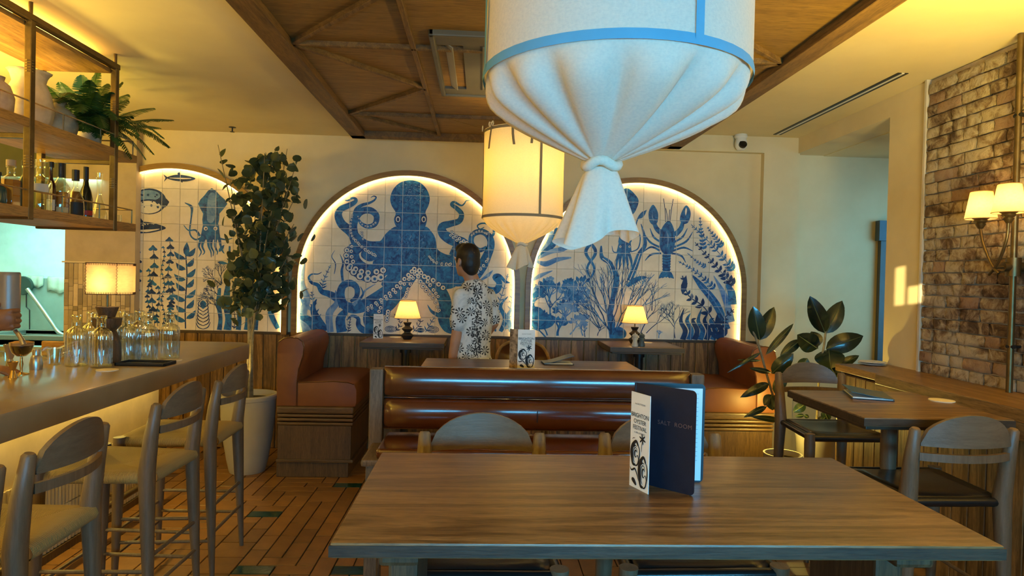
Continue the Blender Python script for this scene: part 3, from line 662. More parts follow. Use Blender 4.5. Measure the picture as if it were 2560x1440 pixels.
# cuttlefish
A.part('painted_cuttlefish')
A.fill([(815, 150), (860, 130), (912, 170), (949, 230), (925, 310), (888, 370), (890, 500), (886, 565), (790, 572), (800, 480), (780, 330), (785, 220)])
A.fill([(790, 568), (886, 562), (893, 640), (770, 652)], PB, 0, False); A.disc(803, 597, 9, PE, 2); A.disc(876, 597, 9, PE, 2); A.disc(803, 597, 4, PD, 3); A.disc(876, 597, 4, PD, 3)
for x2 in (776, 800, 830, 858, 890): A.line([(830+(x2-830)*.6, 640), (830+(x2-830)*1.0, 710), (x2+(6 if x2 > 830 else -2), 785)], [26, 20, 2])
A.line([(888, 640), (945, 610), (962, 520), (930, 430), (950, 360), (985, 320)], [8, 10, 9, 9, 12, 14]); A.leaf((950, 375), (1015, 302), 34); A.line([(800, 640), (750, 640), (735, 590)], [8, 8, 3])
for q in ([(850, 200), (880, 260), (930, 240)], [(840, 300), (880, 330)], [(840, 420), (842, 520)], [(865, 430), (862, 540)]): A.line(q, 5, PD, 1)
# kelp and eel knot
A.part('painted_kelp')
A.line([(875, 870), (920, 760), (955, 660), (1000, 585), (992, 500), (968, 415)], [44, 46, 40, 30, 22, 5], PB); A.line([(880, 860), (925, 750), (960, 650)], 6, PE, 1)
A.line([(650, 590), (655, 680), (715, 725), (750, 800), (772, 860), (745, 1000), (720, 1150), (745, 1320)], [10, 34, 38, 42, 46, 40, 44, 60], PB); A.line([(660, 690), (715, 740), (745, 830)], 5, PE, 1)
A.part('painted_knot')
for s_ in (1, -1): A.line([(566+s_*44*math.sin(t*PI/5)*(1-t/20), 575+t*27.5) for t in range(11)], [26, 26, 24, 20, 18, 16, 10], PB, 0 if s_ > 0 else 1)
A.part('painted_seaweed')
for pts, wd, m in (([(310, 450), (270, 560), (200, 640), (120, 705)], [60, 60, 45, 5], PB), ([(420, 590), (330, 620), (240, 640), (110, 710)], [10, 44, 34, 8], PW), ([(410, 685), (300, 700), (200, 735), (105, 700)], [10, 36, 44, 4], PW), ([(250, 470), (230, 560), (150, 650)], [30, 34, 5], PW), ([(260, 790), (160, 830), (80, 880)], [4, 34, 8], PW), ([(200, 880), (130, 930), (75, 990)], [4, 34, 10], PW)): A.line(pts, wd, m)
# broad coral left, thin corals, grasses
A.part('painted_coral')
for x, y, an, L, w, dp, cl in ((230, 1240, 1.5, 150, 14, 3, 34), (130, 1180, 1.9, 90, 16, 3, 36), (330, 1200, 1.1, 120, 12, 3, 32), (210, 1330, 2.3, 80, 14, 2, 36), (400, 1300, .9, 70, 12, 2, 34), (380, 960, 1.4, 40, 12, 2, 34), (240, 930, 1.6, 40, 8, 2, 20), (480, 1060, 1.2, 40, 8, 2, 24), (300, 1310, 1.4, 60, 22, 2, 40)):
    A.tree(x, y, an, L, w, dp, ra, .55, ra.choice((PB, PB, PW)), 0, 3, .7, cl)
for k in range(14):
    xx, yy = ra.uniform(110, 520), ra.uniform(1000, 1310); A.tree(xx, yy, ra.uniform(.9, 2.1), ra.uniform(40, 80), 12, 2, ra, .5, PB if k % 3 else PW, 0, 3, .75, 34)
A.fill([(80, 1100), (150, 1080), (210, 1130), (280, 1160), (260, 1230), (170, 1260), (90, 1230)], PB)
A.part('painted_coral')
for k in range(9): A.tree(735+ra.uniform(-20, 30), 1300, 1.57+(k-4)*.17, 170, 11, 4, ra, .30, PD if k % 2 else PB, 1, 2, .78)
for k in range(4): A.tree(640+ra.uniform(-10, 10), 1250, 1.9+k*.16, 90, 7, 3, ra, .38, PD, 1, 2, .8)
A.fill([(720, 1330), (735, 1260), (800, 1240), (850, 1280), (830, 1330)], PB)
A.part('painted_coral')
A.tree(960, 1310, 1.15, 120, 9, 4, ra, .62, PD, 1, 2, .76); A.tree(1055, 1110, 1.5, 90, 8, 3, ra, .7, PD, 1, 2, .72); A.tree(905, 1000, 1.5, 40, 6, 2, ra, .6, PD, 1, 3, .8); A.tree(1010, 1290, .75, 110, 7, 3, ra, .5, PD, 1, 2, .74)
A.part('painted_coral')
A.tree(1240, 1330, 1.6, 110, 8, 4, ra, .55, PD, 1, 3, .70); A.tree(1240, 1250, 2.2, 70, 6, 3, ra, .5, PD, 1, 2, .74); A.tree(1110, 1330, 1.5, 30, 9, 2, ra, .6, PW, 1, 3, .8); A.tree(520, 1320, 1.7, 40, 8, 2, ra, .6, PB, 1, 3, .8); A.tree(620, 1310, 1.2, 40, 7, 2, ra, .6, PD, 1, 3, .8)
A.part('painted_prawn')
A.line([(858, 915), (905, 875), (960, 850), (1010, 842)], [20, 44, 34, 12], PB, 2); A.line([(1000, 840), (1040, 850), (1075, 820)], 4, PB, 2)
for k in range(7): A.line([(880+k*18, 890-k*6), (895+k*18, 915-k*6)], 5, PB, 2)
A.part('painted_frond')
A.frond([(1710, 910), (1560, 745), (1400, 562)], 11, 64, 34, PD); A.frond([(1715, 790), (1540, 590), (1370, 420)], 13, 62, 24, PB); A.frond([(1560, 935), (1410, 800), (1268, 715)], 11, 44, 20, PB); A.frond([(1470, 620), (1450, 480), (1440, 360)], 9, 40, 22, PB); A.frond([(1620, 600), (1560, 520), (1500, 440)], 8, 44, 20, PB); A.frond([(1490, 760), (1420, 720), (1340, 650)], 7, 30, 14, PB)
A.part('painted_kelp')
A.line([(1660, 1260), (1570, 1060), (1450, 910), (1375, 822)], [50, 60, 50, 4], PB); A.line([(1640, 1180), (1540, 1010), (1440, 900)], 8, PW, 1); A.line([(1690, 1200), (1640, 1000), (1550, 830)], [60, 50, 4], PW); A.line([(1700, 1060), (1690, 960), (1650, 900)], [70, 60, 20], PB)
A.part('painted_frond')
A.frond([(1640, 1340), (1480, 1090), (1350, 990), (1300, 830)], 9, 84, 40, PD, 1, 8); A.frond([(1560, 1340), (1610, 1200), (1710, 1100)], 7, 74, 34, PD, 1, 7); A.leaf((1300, 980), (1330, 825), 50, PD, 1)
A.part('painted_kelp')
for k, x in enumerate((1300, 1350, 1395, 1440, 1490, 1540, 1590)): A.line([(x, 1345), (x+22, 1270), (x-14, 1190), (x+14, 1090+(k % 3)*40)], [44, 40, 30, 3], PB if k % 2 else PD)
A.done()
# ---------------------------------------------------------------- left: squid and fishes
A = Art((330, 330), 2.769, mur_l); ra = random.Random(4)
A.part('painted_fish')
A.fill([(245, 312), (300, 296), (370, 300), (440, 322), (380, 342), (300, 338), (245, 322)], PD); A.fill([(250, 316), (216, 292), (232, 318), (220, 345)], PD, 0, False); A.leaf((320, 298), (330, 278), 22, PD); A.leaf((340, 335), (350, 350), 14, PD); A.line([(260, 318), (350, 322), (410, 322)], [3, 9, 3], PE, 1)
A.part('painted_flatfish')
A.disc(120, 480, 118, PD, 0, 90, 28); A.disc(112, 440, 84, PW, 1, 38, 20); A.disc(112, 520, 90, PE, 1, 44, 20); A.leaf((200, 490), (258, 484), 70, PD); A.line([(20, 482), (120, 470), (210, 482)], [4, 12, 4], PD, 2)
for k in range(16): A.disc(ra.uniform(40, 190), ra.uniform(425, 540), ra.uniform(4, 9), PD, 3)
A.part('painted_fish')
A.fill([(5, 640), (60, 622), (140, 628), (236, 664), (150, 694), (60, 702), (5, 700)], PD); A.fill([(25, 625), (48, 582), (84, 625)], PD, 0, False); A.line([(20, 680), (100, 684), (190, 672)], [6, 18, 4], PE, 1)
for k in range(10): A.disc(ra.uniform(40, 150), ra.uniform(632, 655), 4, PE, 2)
A.part('painted_squid')
A.fill([(552, 388), (610, 440), (660, 497), (605, 565), (595, 640), (490, 640), (492, 565), (458, 497), (500, 440)], PB, 0, True, 2); A.line([(510, 500), (500, 620)], 5, PD, 1); A.line([(590, 480), (592, 600)], 5, PD, 1); A.fill([(530, 440), (580, 440), (570, 610), (520, 610)], PW, 1)
A.fill([(492, 640), (600, 640), (606, 700), (614, 745), (470, 745), (480, 700)], PB, 0, False); A.disc(510, 668, 14, PE, 2); A.disc(578, 668, 14, PE, 2); A.disc(512, 670, 6, PD, 3); A.disc(576, 670, 6, PD, 3)
for a, b, c in ((480, 462, 865), (500, 488, 850), (528, 548, 868), (552, 560, 860), (580, 586, 850), (604, 640, 840)): A.line([(a, 735), ((a+b)/2-8, 790), ((a+b)/2+8, 830), (b, c)], [24, 14, 9, 3])
A.line([(490, 725), (440, 745), (400, 700), (410, 590), (412, 520), (365, 490)], [14, 12, 10, 10, 20, 4]); A.line([(470, 720), (440, 680), (390, 680), (358, 645)], [18, 12, 9, 4]); A.line([(600, 735), (650, 745), (695, 735)], [14, 9, 5]); A.line([(705, 640), (690, 580), (712, 520)], [6, 10, 6], PD)
A.part('painted_seaweed')
for x, y0_, n, sz in ((145, 800, 9, 34), (258, 740, 12, 30), (215, 790, 18, 13), (115, 950, 11, 20), (180, 1070, 7, 22), (272, 1040, 7, 26), (30, 820, 8, 34)):
    st = (1345-y0_)/n; A.line([(x+10*math.sin(k*.9), y0_+k*st) for k in range(n+1)], 4, PD)
    for k in range(n):
        xx, yy = x+10*math.sin(k*.9), y0_+k*st+10
        A.fill([(xx, yy-sz*.85), (xx+sz*.45, yy-sz*.35), (xx+sz*.9, yy), (xx+sz*.75, yy+sz*.32), (xx+sz*.3, yy+sz*.34), (xx, yy+sz*.12), (xx-sz*.3, yy+sz*.34), (xx-sz*.75, yy+sz*.32), (xx-sz*.9, yy), (xx-sz*.45, yy-sz*.35)], PD if k % 2 else PB, 0, True, 2)
A.part('painted_frond')
A.line([(370, 1360), (368, 1200), (380, 1000), (372, 850)], 8, PD); A.leaf((374, 860), (380, 762), 44, PB)
for k in range(7):
    y = 880+k*72
    A.leaf((372, y), (290+(k % 2)*14, y-55+(k % 3)*6), 38, PB, 0, -14); A.leaf((374, y-20), (440-(k % 2)*12, y-80), 36, PB, 0, 12)
A.part('painted_coral')
for an, y in ((2.4, 1010), (2.0, 1130), (1.6, 1010), (2.7, 1130), (2.2, 1200)): A.tree(615, y+50, an, 60, 7, 4, ra, .42, PD, 0, 3, .66)
A.part('painted_bud')
for k in range(7):
    for sg in (1, -1): A.line([(492, 1365-k*24), (492+sg*34, 1350-k*26), (492+sg*50*(1-k*.09), 1315-k*24)], [4, 7, 3], PD)
A.fill([(470, 1190), (490, 1165), (515, 1190), (492, 1225)], PB)
A.part('painted_kelp')
for x, w_, y0_ in ((604, 34, 1080), (655, 44, 1060), (672, 26, 790), (735, 36, 1190), (790, 34, 1120), (850, 40, 1240)): A.line([(x, 1370), (x+8, 1290), (x-6, 1180), (x+4, y0_)], [w_, w_*.8, w_, w_*.5], PB)
A.frond([(705, 1365), (712, 1290), (702, 1220)], 5, 24, 9, PD); A.leaf((600, 830), (640, 780), 26, PB); A.leaf((590, 900), (668, 912), 22, PB); A.line([(1010, 1360), (960, 1250), (985, 1180)], [30, 40, 4], PB)
A.done()
# ================================================================== FURNITURE
M_chairwood = wood('chair_oak', (.11, .07, .038), (.185, .122, .072), 2, 1, .42, pores=.25, grain=.25)
M_chairback = wood('chair_back_oak', (.115, .078, .046), (.18, .128, .08), 0, .8, .4, pores=.2, grain=.2)
def cord_mat(name, axis):
    m, nt, b = _new(name); b.inputs['Roughness'].default_value = .8
    wv = N(nt, 'ShaderNodeTexWave', Scale=62, Distortion=1.2, Detail=2); wv.bands_direction = axis; wv.inputs['Detail Scale'].default_value = .6; nt.links.new(coords(nt), wv.inputs['Vector'])
    nt.links.new(ramp(nt, wv.outputs['Fac'], [(.1, (.22, .14, .045)), (.5, (.42, .29, .10)), (1, (.50, .355, .135))]), b.inputs['Base Color']); bump(nt, b, wv.outputs['Fac'], .8, .004); return m
M_cord = cord_mat('paper_cord', 'X'); M_cord2 = cord_mat('paper_cord_side', 'Y')
M_blk = mat('black_leather', (.014, .012, .011), .28, (.01, .009, .008), 8, bscale=90, bstr=.12, coat=.2)
M_leather = mat('tan_leather', (.195, .064, .016), .5, (.145, .044, .011), 5, bscale=140, bstr=.1, bdist=.002)
M_leather2 = mat('dark_tan_leather', (.105, .03, .009), .22, (.07, .019, .006), 4, bscale=140, bstr=.05, bdist=.001, coat=1)
M_settle = wood('settle_wood', (.09, .06, .034), (.16, .112, .068), 2, 1, .55)
def table(x0, x1, y0, y1, h, label, thick=.042, cut=.0, legs='trestle', top=M_oak, group=None):
    t = thing('dining_table', ((x0+x1)/2, (y0+y1)/2, 0), label, 'table', group)
    B().bx((x0, y0, h-thick), (x1, y1, h)).build('tabletop', top, t, bevel=.007, smooth=True)
    B().bx((x0-.0015, y0-.0015, h-thick+.004), (x1+.0015, y1+.0015, h-.006)).build('edge_shade_band', M_oakedge_shade, t)  # thin band laid over the rim, shade painted into its dark colour
    if legs == 'trestle':
        for k, x in enumerate((x0+.13, x1-.13)):
            B().bx((x-.045, y0+.1, h-thick-.06), (x+.045, y1-.1, h-thick)).build('bracket', M_darkwood, t, bevel=.01)
            B().bx((x-.035, (y0+y1)/2-.16, .05), (x+.035, (y0+y1)/2+.16, h-thick-.06)).build('leg', M_darkwood, t, bevel=.008)
            B().bx((x-.045, y0+.06, 0), (x+.045, y1-.06, .05)).build('foot', M_darkwood, t, bevel=.01)
        B().bx((x0+.13, (y0+y1)/2-.03, .35), (x1-.13, (y0+y1)/2+.03, .42)).build('stretcher', M_darkwood, t, bevel=.006)
    else:
        cx, cy = (x0+x1)/2, (y0+y1)/2
        B().tube([(cx, cy, .04), (cx, cy, h-thick-.07)], .036, 16).build('column', M_chairwood if legs == 'wood' else M_iron, t, smooth=True)
        B().tube([(cx, cy, h-thick-.07), (cx, cy, h-thick-.006)], .05, 16).build('collar', M_iron, t, smooth=True)
        B().bx((cx-.28, cy-.03, h-thick-.02), (cx+.28, cy+.03, h-thick)).bx((cx-.03, cy-.2, h-thick-.02), (cx+.03, cy+.2, h-thick)).build('bracket', M_iron, t)
        B().lathe([(.24, 0), (.24, .012), (.05, .03), (.04, .06)], (cx, cy, 0), 28).build('base', M_iron, t, smooth=True)
        e = .018
        B().bx((x0+e, y0+e, h-thick-.016), (x1-e, y1-e, h-thick)).build('edge_moulding', M_oakedge_shade, t, bevel=.004)
    return t
T1 = (-.30, 1.142, 1.365, 2.075)
table(*T1, 1.05, 'large oak table in the foreground holding the standing navy menu', .034)
T2 = (-.365, 1.015, 3.95, 4.52)
table(*T2, 1.05, 'oak table behind the leather settle with a festival card on it', .045)
table(-1.003, -.304, 5.54, 6.12, 1.05, 'small oak table against the wall under the octopus mural', .045, legs='iron', group='small tables against the mural wall')
table(1.10, 1.735, 5.525, 6.12, 1.05, 'small oak table against the wall under the lobster mural', .045, legs='iron', group='small tables against the mural wall')
table(1.635, 2.30, 2.72, 3.42, 1.05, 'oak two-seat table beside the ledge on the right', .04, legs='wood')
# ---- chairs: one design, black leather or woven cord, bar height
def make_chair(name, label, group, cord, seat_h=.74, top=1.06):
    t = thing(name, (0, 0, 0), label, 'bar stool' if cord else 'chair', group)
    wb, wf, dp = .205, .235, .44                            # half widths, depth; front is -y, back +y
    yb, yf = .20, -.24
    for s in (-1, 1):                                       # rear posts, fattest at the seat
        pts = [(s*(wb+.018), yb+.03, 0), (s*(wb+.008), yb+.015, .35), (s*wb, yb, seat_h), (s*(wb+.003), yb+.018, .90), (s*(wb+.006), yb+.04, top-.032), (s*(wb+.006), yb+.042, top-.024)]
        B().tube(pts, [.013, .026, .037, .031, .022, .015], 14, sq=(.92, 1)).build('leg', M_chairwood, t, smooth=True, world=False)
        pts = [(s*(wf+.006), yf-.012, 0), (s*wf, yf-.005, .35), (s*wf, yf, seat_h-.06), (s*wf, yf, seat_h+.004)]
        B().tube(pts, [.014, .025, .031, .029], 14).build('leg', M_chairwood, t, smooth=True, world=False)
    # half-moon back panel and rail under it, both bowed backwards
    n = 16; rows = []
    def bow(x): return yb+.036+.05*(1-(x/wb)**2)
    pf, pbk = [], []
    for k in range(n+1):
        x = -wb+.012+(2*wb-.024)*k/n; u = x/(wb-.012); zt = top-.09+.128*math.sqrt(max(0, 1-u*u)); zb = top-.095-.018*(1-u*u)*0
        rows.append((x, zb, max(zt, zb+.012)))
    b = B(); F_ = []
    g = [[Vector((x, bow(x)-.008-(z-1)*0, z)) for x, z in ((x, zb) for x, zb, zt in rows)], [Vector((x, bow(x)-.008, zt)) for x, zb, zt in rows], [Vector((x, bow(x)+.010, zt)) for x, zb, zt in rows], [Vector((x, bow(x)+.010, zb)) for x, zb, zt in rows]]
    b.grid(g+[g[0]]).build('back_panel', M_chairback, t, smooth=True, world=False)
    zr = top-.155
    g = [[Vector((-wb+.01+(2*wb-.02)*k/n, bow(-wb+2*wb*k/n*.98)+dy, zr+dz)) for k in range(n+1)] for dy, dz in ((-.009, 0), (-.009, .032), (.009, .032), (.009, 0), (-.009, 0))]
    B().grid(g).build('back_rail', M_chairwood, t, smooth=True, world=False)
    # seat
    if cord:
        c = Vector((0, (yb+yf)/2, seat_h-.012)); q = [Vector((-wf+.02, yf-.01, seat_h)), Vector((wf-.02, yf-.01, seat_h)), Vector((wb-.02, yb+.01, seat_h)), Vector((-wb+.02, yb+.01, seat_h))]
        for i in range(4):
            a, d = q[i], q[(i+1) % 4]; b = B(); m = 8; rr_ = []
            for k in range(m+1):
                tt = k/m; p = a.lerp(d, tt); out = (p-c); out.z = 0; out = ((d-a).cross(Vector((0, 0, 1)))).normalized()
                rr_.append([p-out*.012*0+out*.030*math.sin(ph)-Vector((0, 0, .027*(1-math.cos(ph)))) for ph in (0, .8, 1.57, 2.3, 3.14)][::-1]+[p.lerp(c, .25)+Vector((0, 0, .004)), p.lerp(c, .55)+Vector((0, 0, -.006)), c-Vector((0, 0, .012))])
            b.grid(rr_).build('woven_panel', M_cord if i % 2 == 0 else M_cord2, t, smooth=2, world=False)
    else:
        b = B(); n1, n2 = 8, 8; top_r = []
        for j in range(n2+1):
            v = j/n2; y = lerp(yf-.012, yb+.005, v); hw = lerp(wf-.024, wb-.02, v)
            top_r.append([Vector((lerp(-hw, hw, i/n1), y, seat_h+.006-.014*math.sin(PI*i/n1)*math.sin(PI*v)-(.018 if j in (0, n2) else 0))) for i in range(n1+1)])
        b.grid(top_r).build('seat', M_blk, t, smooth=2, world=False, solid=.03)
        b = B()
        for a, d in (((-wf+.02, yf-.004), (wf-.02, yf-.004)), ((-wb+.02, yb), (wb-.02, yb)), ((-wf+.004, yf+.01), (-wb+.004, yb-.01)), ((wf-.004, yf+.01), (wb-.004, yb-.01))):
            B().tube([(a[0], a[1], seat_h-.02), (d[0], d[1], seat_h-.02)], .019, 10).build('seat_roll', M_blk, t, smooth=True, world=False)
    for z, key in (((.22, 'x'), 0), ((.30, 'x'), 1), ((.40, 'y'), 2), ((.18, 'y'), 3), ((.30, 'y'), 4)):
        pass
    for z in (.20, .32):
        for s in (-1, 1): B().tube([(s*(wf+.0), yf-.006, z), (s*(wb+.012), yb+.02, z)], .009, 8).build('stretcher', M_chairwood, t, smooth=True, world=False)
    for y, z, hw in ((yf-.007, .26, wf), (yf-.007, .14, wf), (yb+.02, .38, wb+.01), (yb+.023, .24, wb+.012)):
        B().tube([(-hw, y, z), (hw, y, z)], .009, 8).build('stretcher', M_chairwood, t, smooth=True, world=False)
    return t
def place(o, x, y, rz, label=None):
    o.location = (x, y, 0); o.rotation_euler.z = rz
    if label: o['label'] = label
    return o
ch = make_chair('high_chair', 'high oak chair with black seat, first at the far side of the foreground table', 'black-seated high chairs', False)
cx1 = (P(1190, 1060, Y=2.46).x+P(1220, 1405, Y=2.03).x)/2
place(ch, cx1, 2.18, 0)
place(copy_tree(ch), P(1662, 1100, Y=2.4).x, 2.20, .03, 'high oak chair with black seat, mostly hidden behind the standing navy menu')
place(copy_tree(ch), P(2078, 1000, Y=3.95).x, 3.98, 0, 'high oak chair with black seat in front of the rubber plants, facing the viewer')
place(copy_tree(ch), P(2408, 1100, Y=2.60).x, 2.60+.24, PI+.02, 'high oak chair with black seat, nearest at the right-hand table, back turned')
st = make_chair('bar_stool', 'oak bar stool with woven cord seat, farthest along the bar', 'woven bar stools', True)
ys = [3.70, 3.08, 2.27, 1.72]
place(st, -1.60, ys[0], -PI/2+.02)
for k, (y, lb) in enumerate(((ys[1], 'oak bar stool with woven cord seat, second from the bar end'), (ys[2], 'oak bar stool with woven cord seat, third from the bar end'), (ys[3], 'oak bar stool at the bottom left corner, only its back showing'))):
    place(copy_tree(st), -1.60-(0, .01, .0)[k], y, -PI/2+(-.03, .03, .0)[k], lb)
# ---- leather settle with two padded rolls
XS0, XS1, YS = P(925, 1000, Y=3.48).x, P(1755, 1000, Y=3.48).x, 3.48
se = thing('leather_settle', ((XS0+XS1)/2, YS, 0), 'wooden settle with two long tan leather back rolls', 'bench')
for x in (XS0, XS1-.07): B().bx((x, YS-.035, 0), (x+.07, YS+.045, 1.118)).build('post', M_settle, se, bevel=.008)
def roll(z0, z1, nm):
    prof = []; n = 12
    for k in range(n+1):
        a = -PI/2+PI*k/n; prof.append((-.052*math.cos(a)**.8 if math.cos(a) > 0 else 0, (z0+z1)/2+(z1-z0)/2*math.sin(a)))
    b = B(); xsn = [XS0+.072, XS0+.085, XS0+.12]+[XS0+.12+(XS1-XS0-.24)*k/20 for k in range(1, 20)]+[XS1-.12, XS1-.085, XS1-.072]; rows = []
    for i, x in enumerate(xsn):
        s_ = .55 if i in (0, len(xsn)-1) else (.85 if i in (1, len(xsn)-2) else 1+.02*math.sin(i*2.1))
        rows.append([Vector((x, YS+.012+p[0]*s_, p[1])) for p in prof]+[Vector((x, YS+.03, z1)), Vector((x, YS+.03, z0))])
    b.grid(rows, closed=True).build(nm, M_leather2, se, smooth=True)
zt, zm, zb = P(1340, 926, Y=3.43).z, P(1340, 1004, Y=3.43).z, P(1340, 1083, Y=3.43).z
roll(zm+.002, zt, 'back_roll'); roll(zb, zm-.002, 'back_roll')
xc = P(1344, 1030, Y=3.43).x; B().bx((xc-.002, YS-.0445, (zm+zb)/2-.03), (xc+.002, YS-.03, (zm+zb)/2+.03)).build('seam', M_blk, se)
B().bx((XS0+.02, YS-.36, .70), (XS1-.02, YS+.03, .735)).build('seat_board', M_settle, se, bevel=.012)
B().bx((XS0+.09, YS-.355, .735), (XS1-.09, YS+.01, .785)).build('seat_cushion', M_leather2, se, bevel=.018, bseg=3, smooth=True)
for x in (XS0+.04, XS1-.1): B().bx((x, YS-.34, 0), (x+.06, YS-.28, .70)).build('leg', M_settle, se, bevel=.006)
B().bx((XS0+.07, YS-.32, .25), (XS1-.07, YS-.28, .31)).build('stretcher', M_settle, se, bevel=.006)
# ---- booths at both ends of the mural wall
M_boothwood = wood('booth_wood', (.07, .034, .01), (.15, .078, .024), 2, .9, .5, grain=.3)
M_boothtrim = wood('booth_trim', (.075, .036, .011), (.15, .078, .024), 0, .9, .42)
def booth(x0, w, mir, label):
    yf, yb = 5.24, 6.10
    t = thing('leather_booth', (x0, (yf+yb)/2, 0), label, 'booth', 'leather booths under the murals')
    X = (lambda v: x0+v) if not mir else (lambda v: x0-v)
    def bb(a, b, y0, y1, z0, z1): return B().bx((X(a), y0, z0), (X(b), y1, z1))
    bb(.0, w-.04, yf+.02, yb, 0, .12).build('plinth', M_boothwood, t, bevel=.004)
    bb(.0, w-.0, yf-.004, yb, .12, .145).build('plinth_moulding', M_boothtrim, t, bevel=.006)
    bb(.01, w-.02, yf+.006, yb, .145, .41).build('end_panel', M_boothwood, t, bevel=.002)
    for k, z in enumerate((.41, .442, .474)): bb(.005, w-.005, yf-.006, yb, z+.004, z+.028).build('reeded_moulding', M_boothtrim, t, bevel=.009, bseg=2)
    bb(.0, w, yf-.012, yb, .506, .565).build('top_rail', M_boothtrim, t, bevel=.016, bseg=3)
    # seat cushion with soft front edge
    prof = [(.13, .565), (w+.01, .565), (w+.02, .60), (w+.018, .70), (w+.0, .742), (w-.05, .757), (w-.16, .765), (.13, .752)]
    B().prism([Vector((X(a), yf-.006, z)) for a, z in prof], (0, yb-yf, 0)).build('seat_cushion', M_leather, t, bevel=.008, bseg=2, smooth=True)
    prof = [(.0, .565), (.155, .565), (.155, .75), (.165, .86), (.20, .97), (.205, 1.03), (.19, 1.075), (.155, 1.10), (.10, 1.105), (.045, 1.095), (.012, 1.07), (0, 1.02)]
    bk = B().prism([Vector((X(a), yf-.01, z)) for a, z in prof], (0, yb-yf, 0)).build('backrest', M_leather, t, bevel=.010, bseg=2, smooth=True)
    B().tube([Vector((X(a), yf-.008, z)) for a, z in prof[1:-1]], .005, 6).build('piping', M_leather2, bk, smooth=True)
    B().tube([Vector((X(a), yf-.006, z)) for a, z in ((.165, .752), (w-.16, .766), (w-.05, .759), (w+.0, .744))], .005, 6).build('piping', M_leather2, t, smooth=True)
    return t
bx0 = P(690, 1100, Y=5.24).x
booth(bx0, .60, False, 'tan leather booth seat beside the tall potted eucalyptus')
booth(P(1936, 1050, Y=5.24).x, .60, True, 'tan leather booth seat behind the navy menu, beside the rubber plant')
# ---- shell chair at the far side of the middle table
sx0, sx1 = P(1238, 880, Y=5.26).x, P(1374, 880, Y=5.26).x
sh = thing('shell_chair', ((sx0+sx1)/2, 5.26, 0), 'curved brown shell chair with wooden rim behind the middle table', 'chair')
cx_, hw = (sx0+sx1)/2, (sx1-sx0)/2
rim = [Vector((cx_-hw, 5.06, .82)), Vector((cx_-hw*.98, 5.18, .95)), Vector((cx_-hw*.8, 5.29, 1.05)), Vector((cx_-hw*.4, 5.35, 1.095)), Vector((cx_, 5.36, 1.105)), Vector((cx_+hw*.4, 5.35, 1.095)), Vector((cx_+hw*.8, 5.29, 1.05)), Vector((cx_+hw*.98, 5.18, .95)), Vector((cx_+hw, 5.06, .82))]
rc = catmull(rim, 4); B().tube(rc, .013, 8).build('rim', M_arch, sh, smooth=True)
B().grid([[p+Vector((0, .004, 0)) for p in rc], [Vector((cx_+(p.x-cx_)*.97, p.y-.012, lerp(p.z, .72, .5))) for p in rc], [Vector((cx_+(p.x-cx_)*.9, p.y-.03, .72)) for p in rc]]).build('backrest', M_leather2, sh, smooth=2, solid=.012)
B().lathe([(0, .70), (hw*.9, .70), (hw*.95, .73), (hw*.9, .76), (0, .77)], (cx_, 5.14, 0), 24).build('seat', M_leather2, sh, smooth=True)
for sx in (-1, 1):
    for sy in (-1, 1): B().tube([(cx_+sx*hw*.75, 5.14+sy*.17, .71), (cx_+sx*hw*.95, 5.14+sy*.21, 0)], [.018, .011], 10).build('leg', M_chairwood, sh, smooth=True)
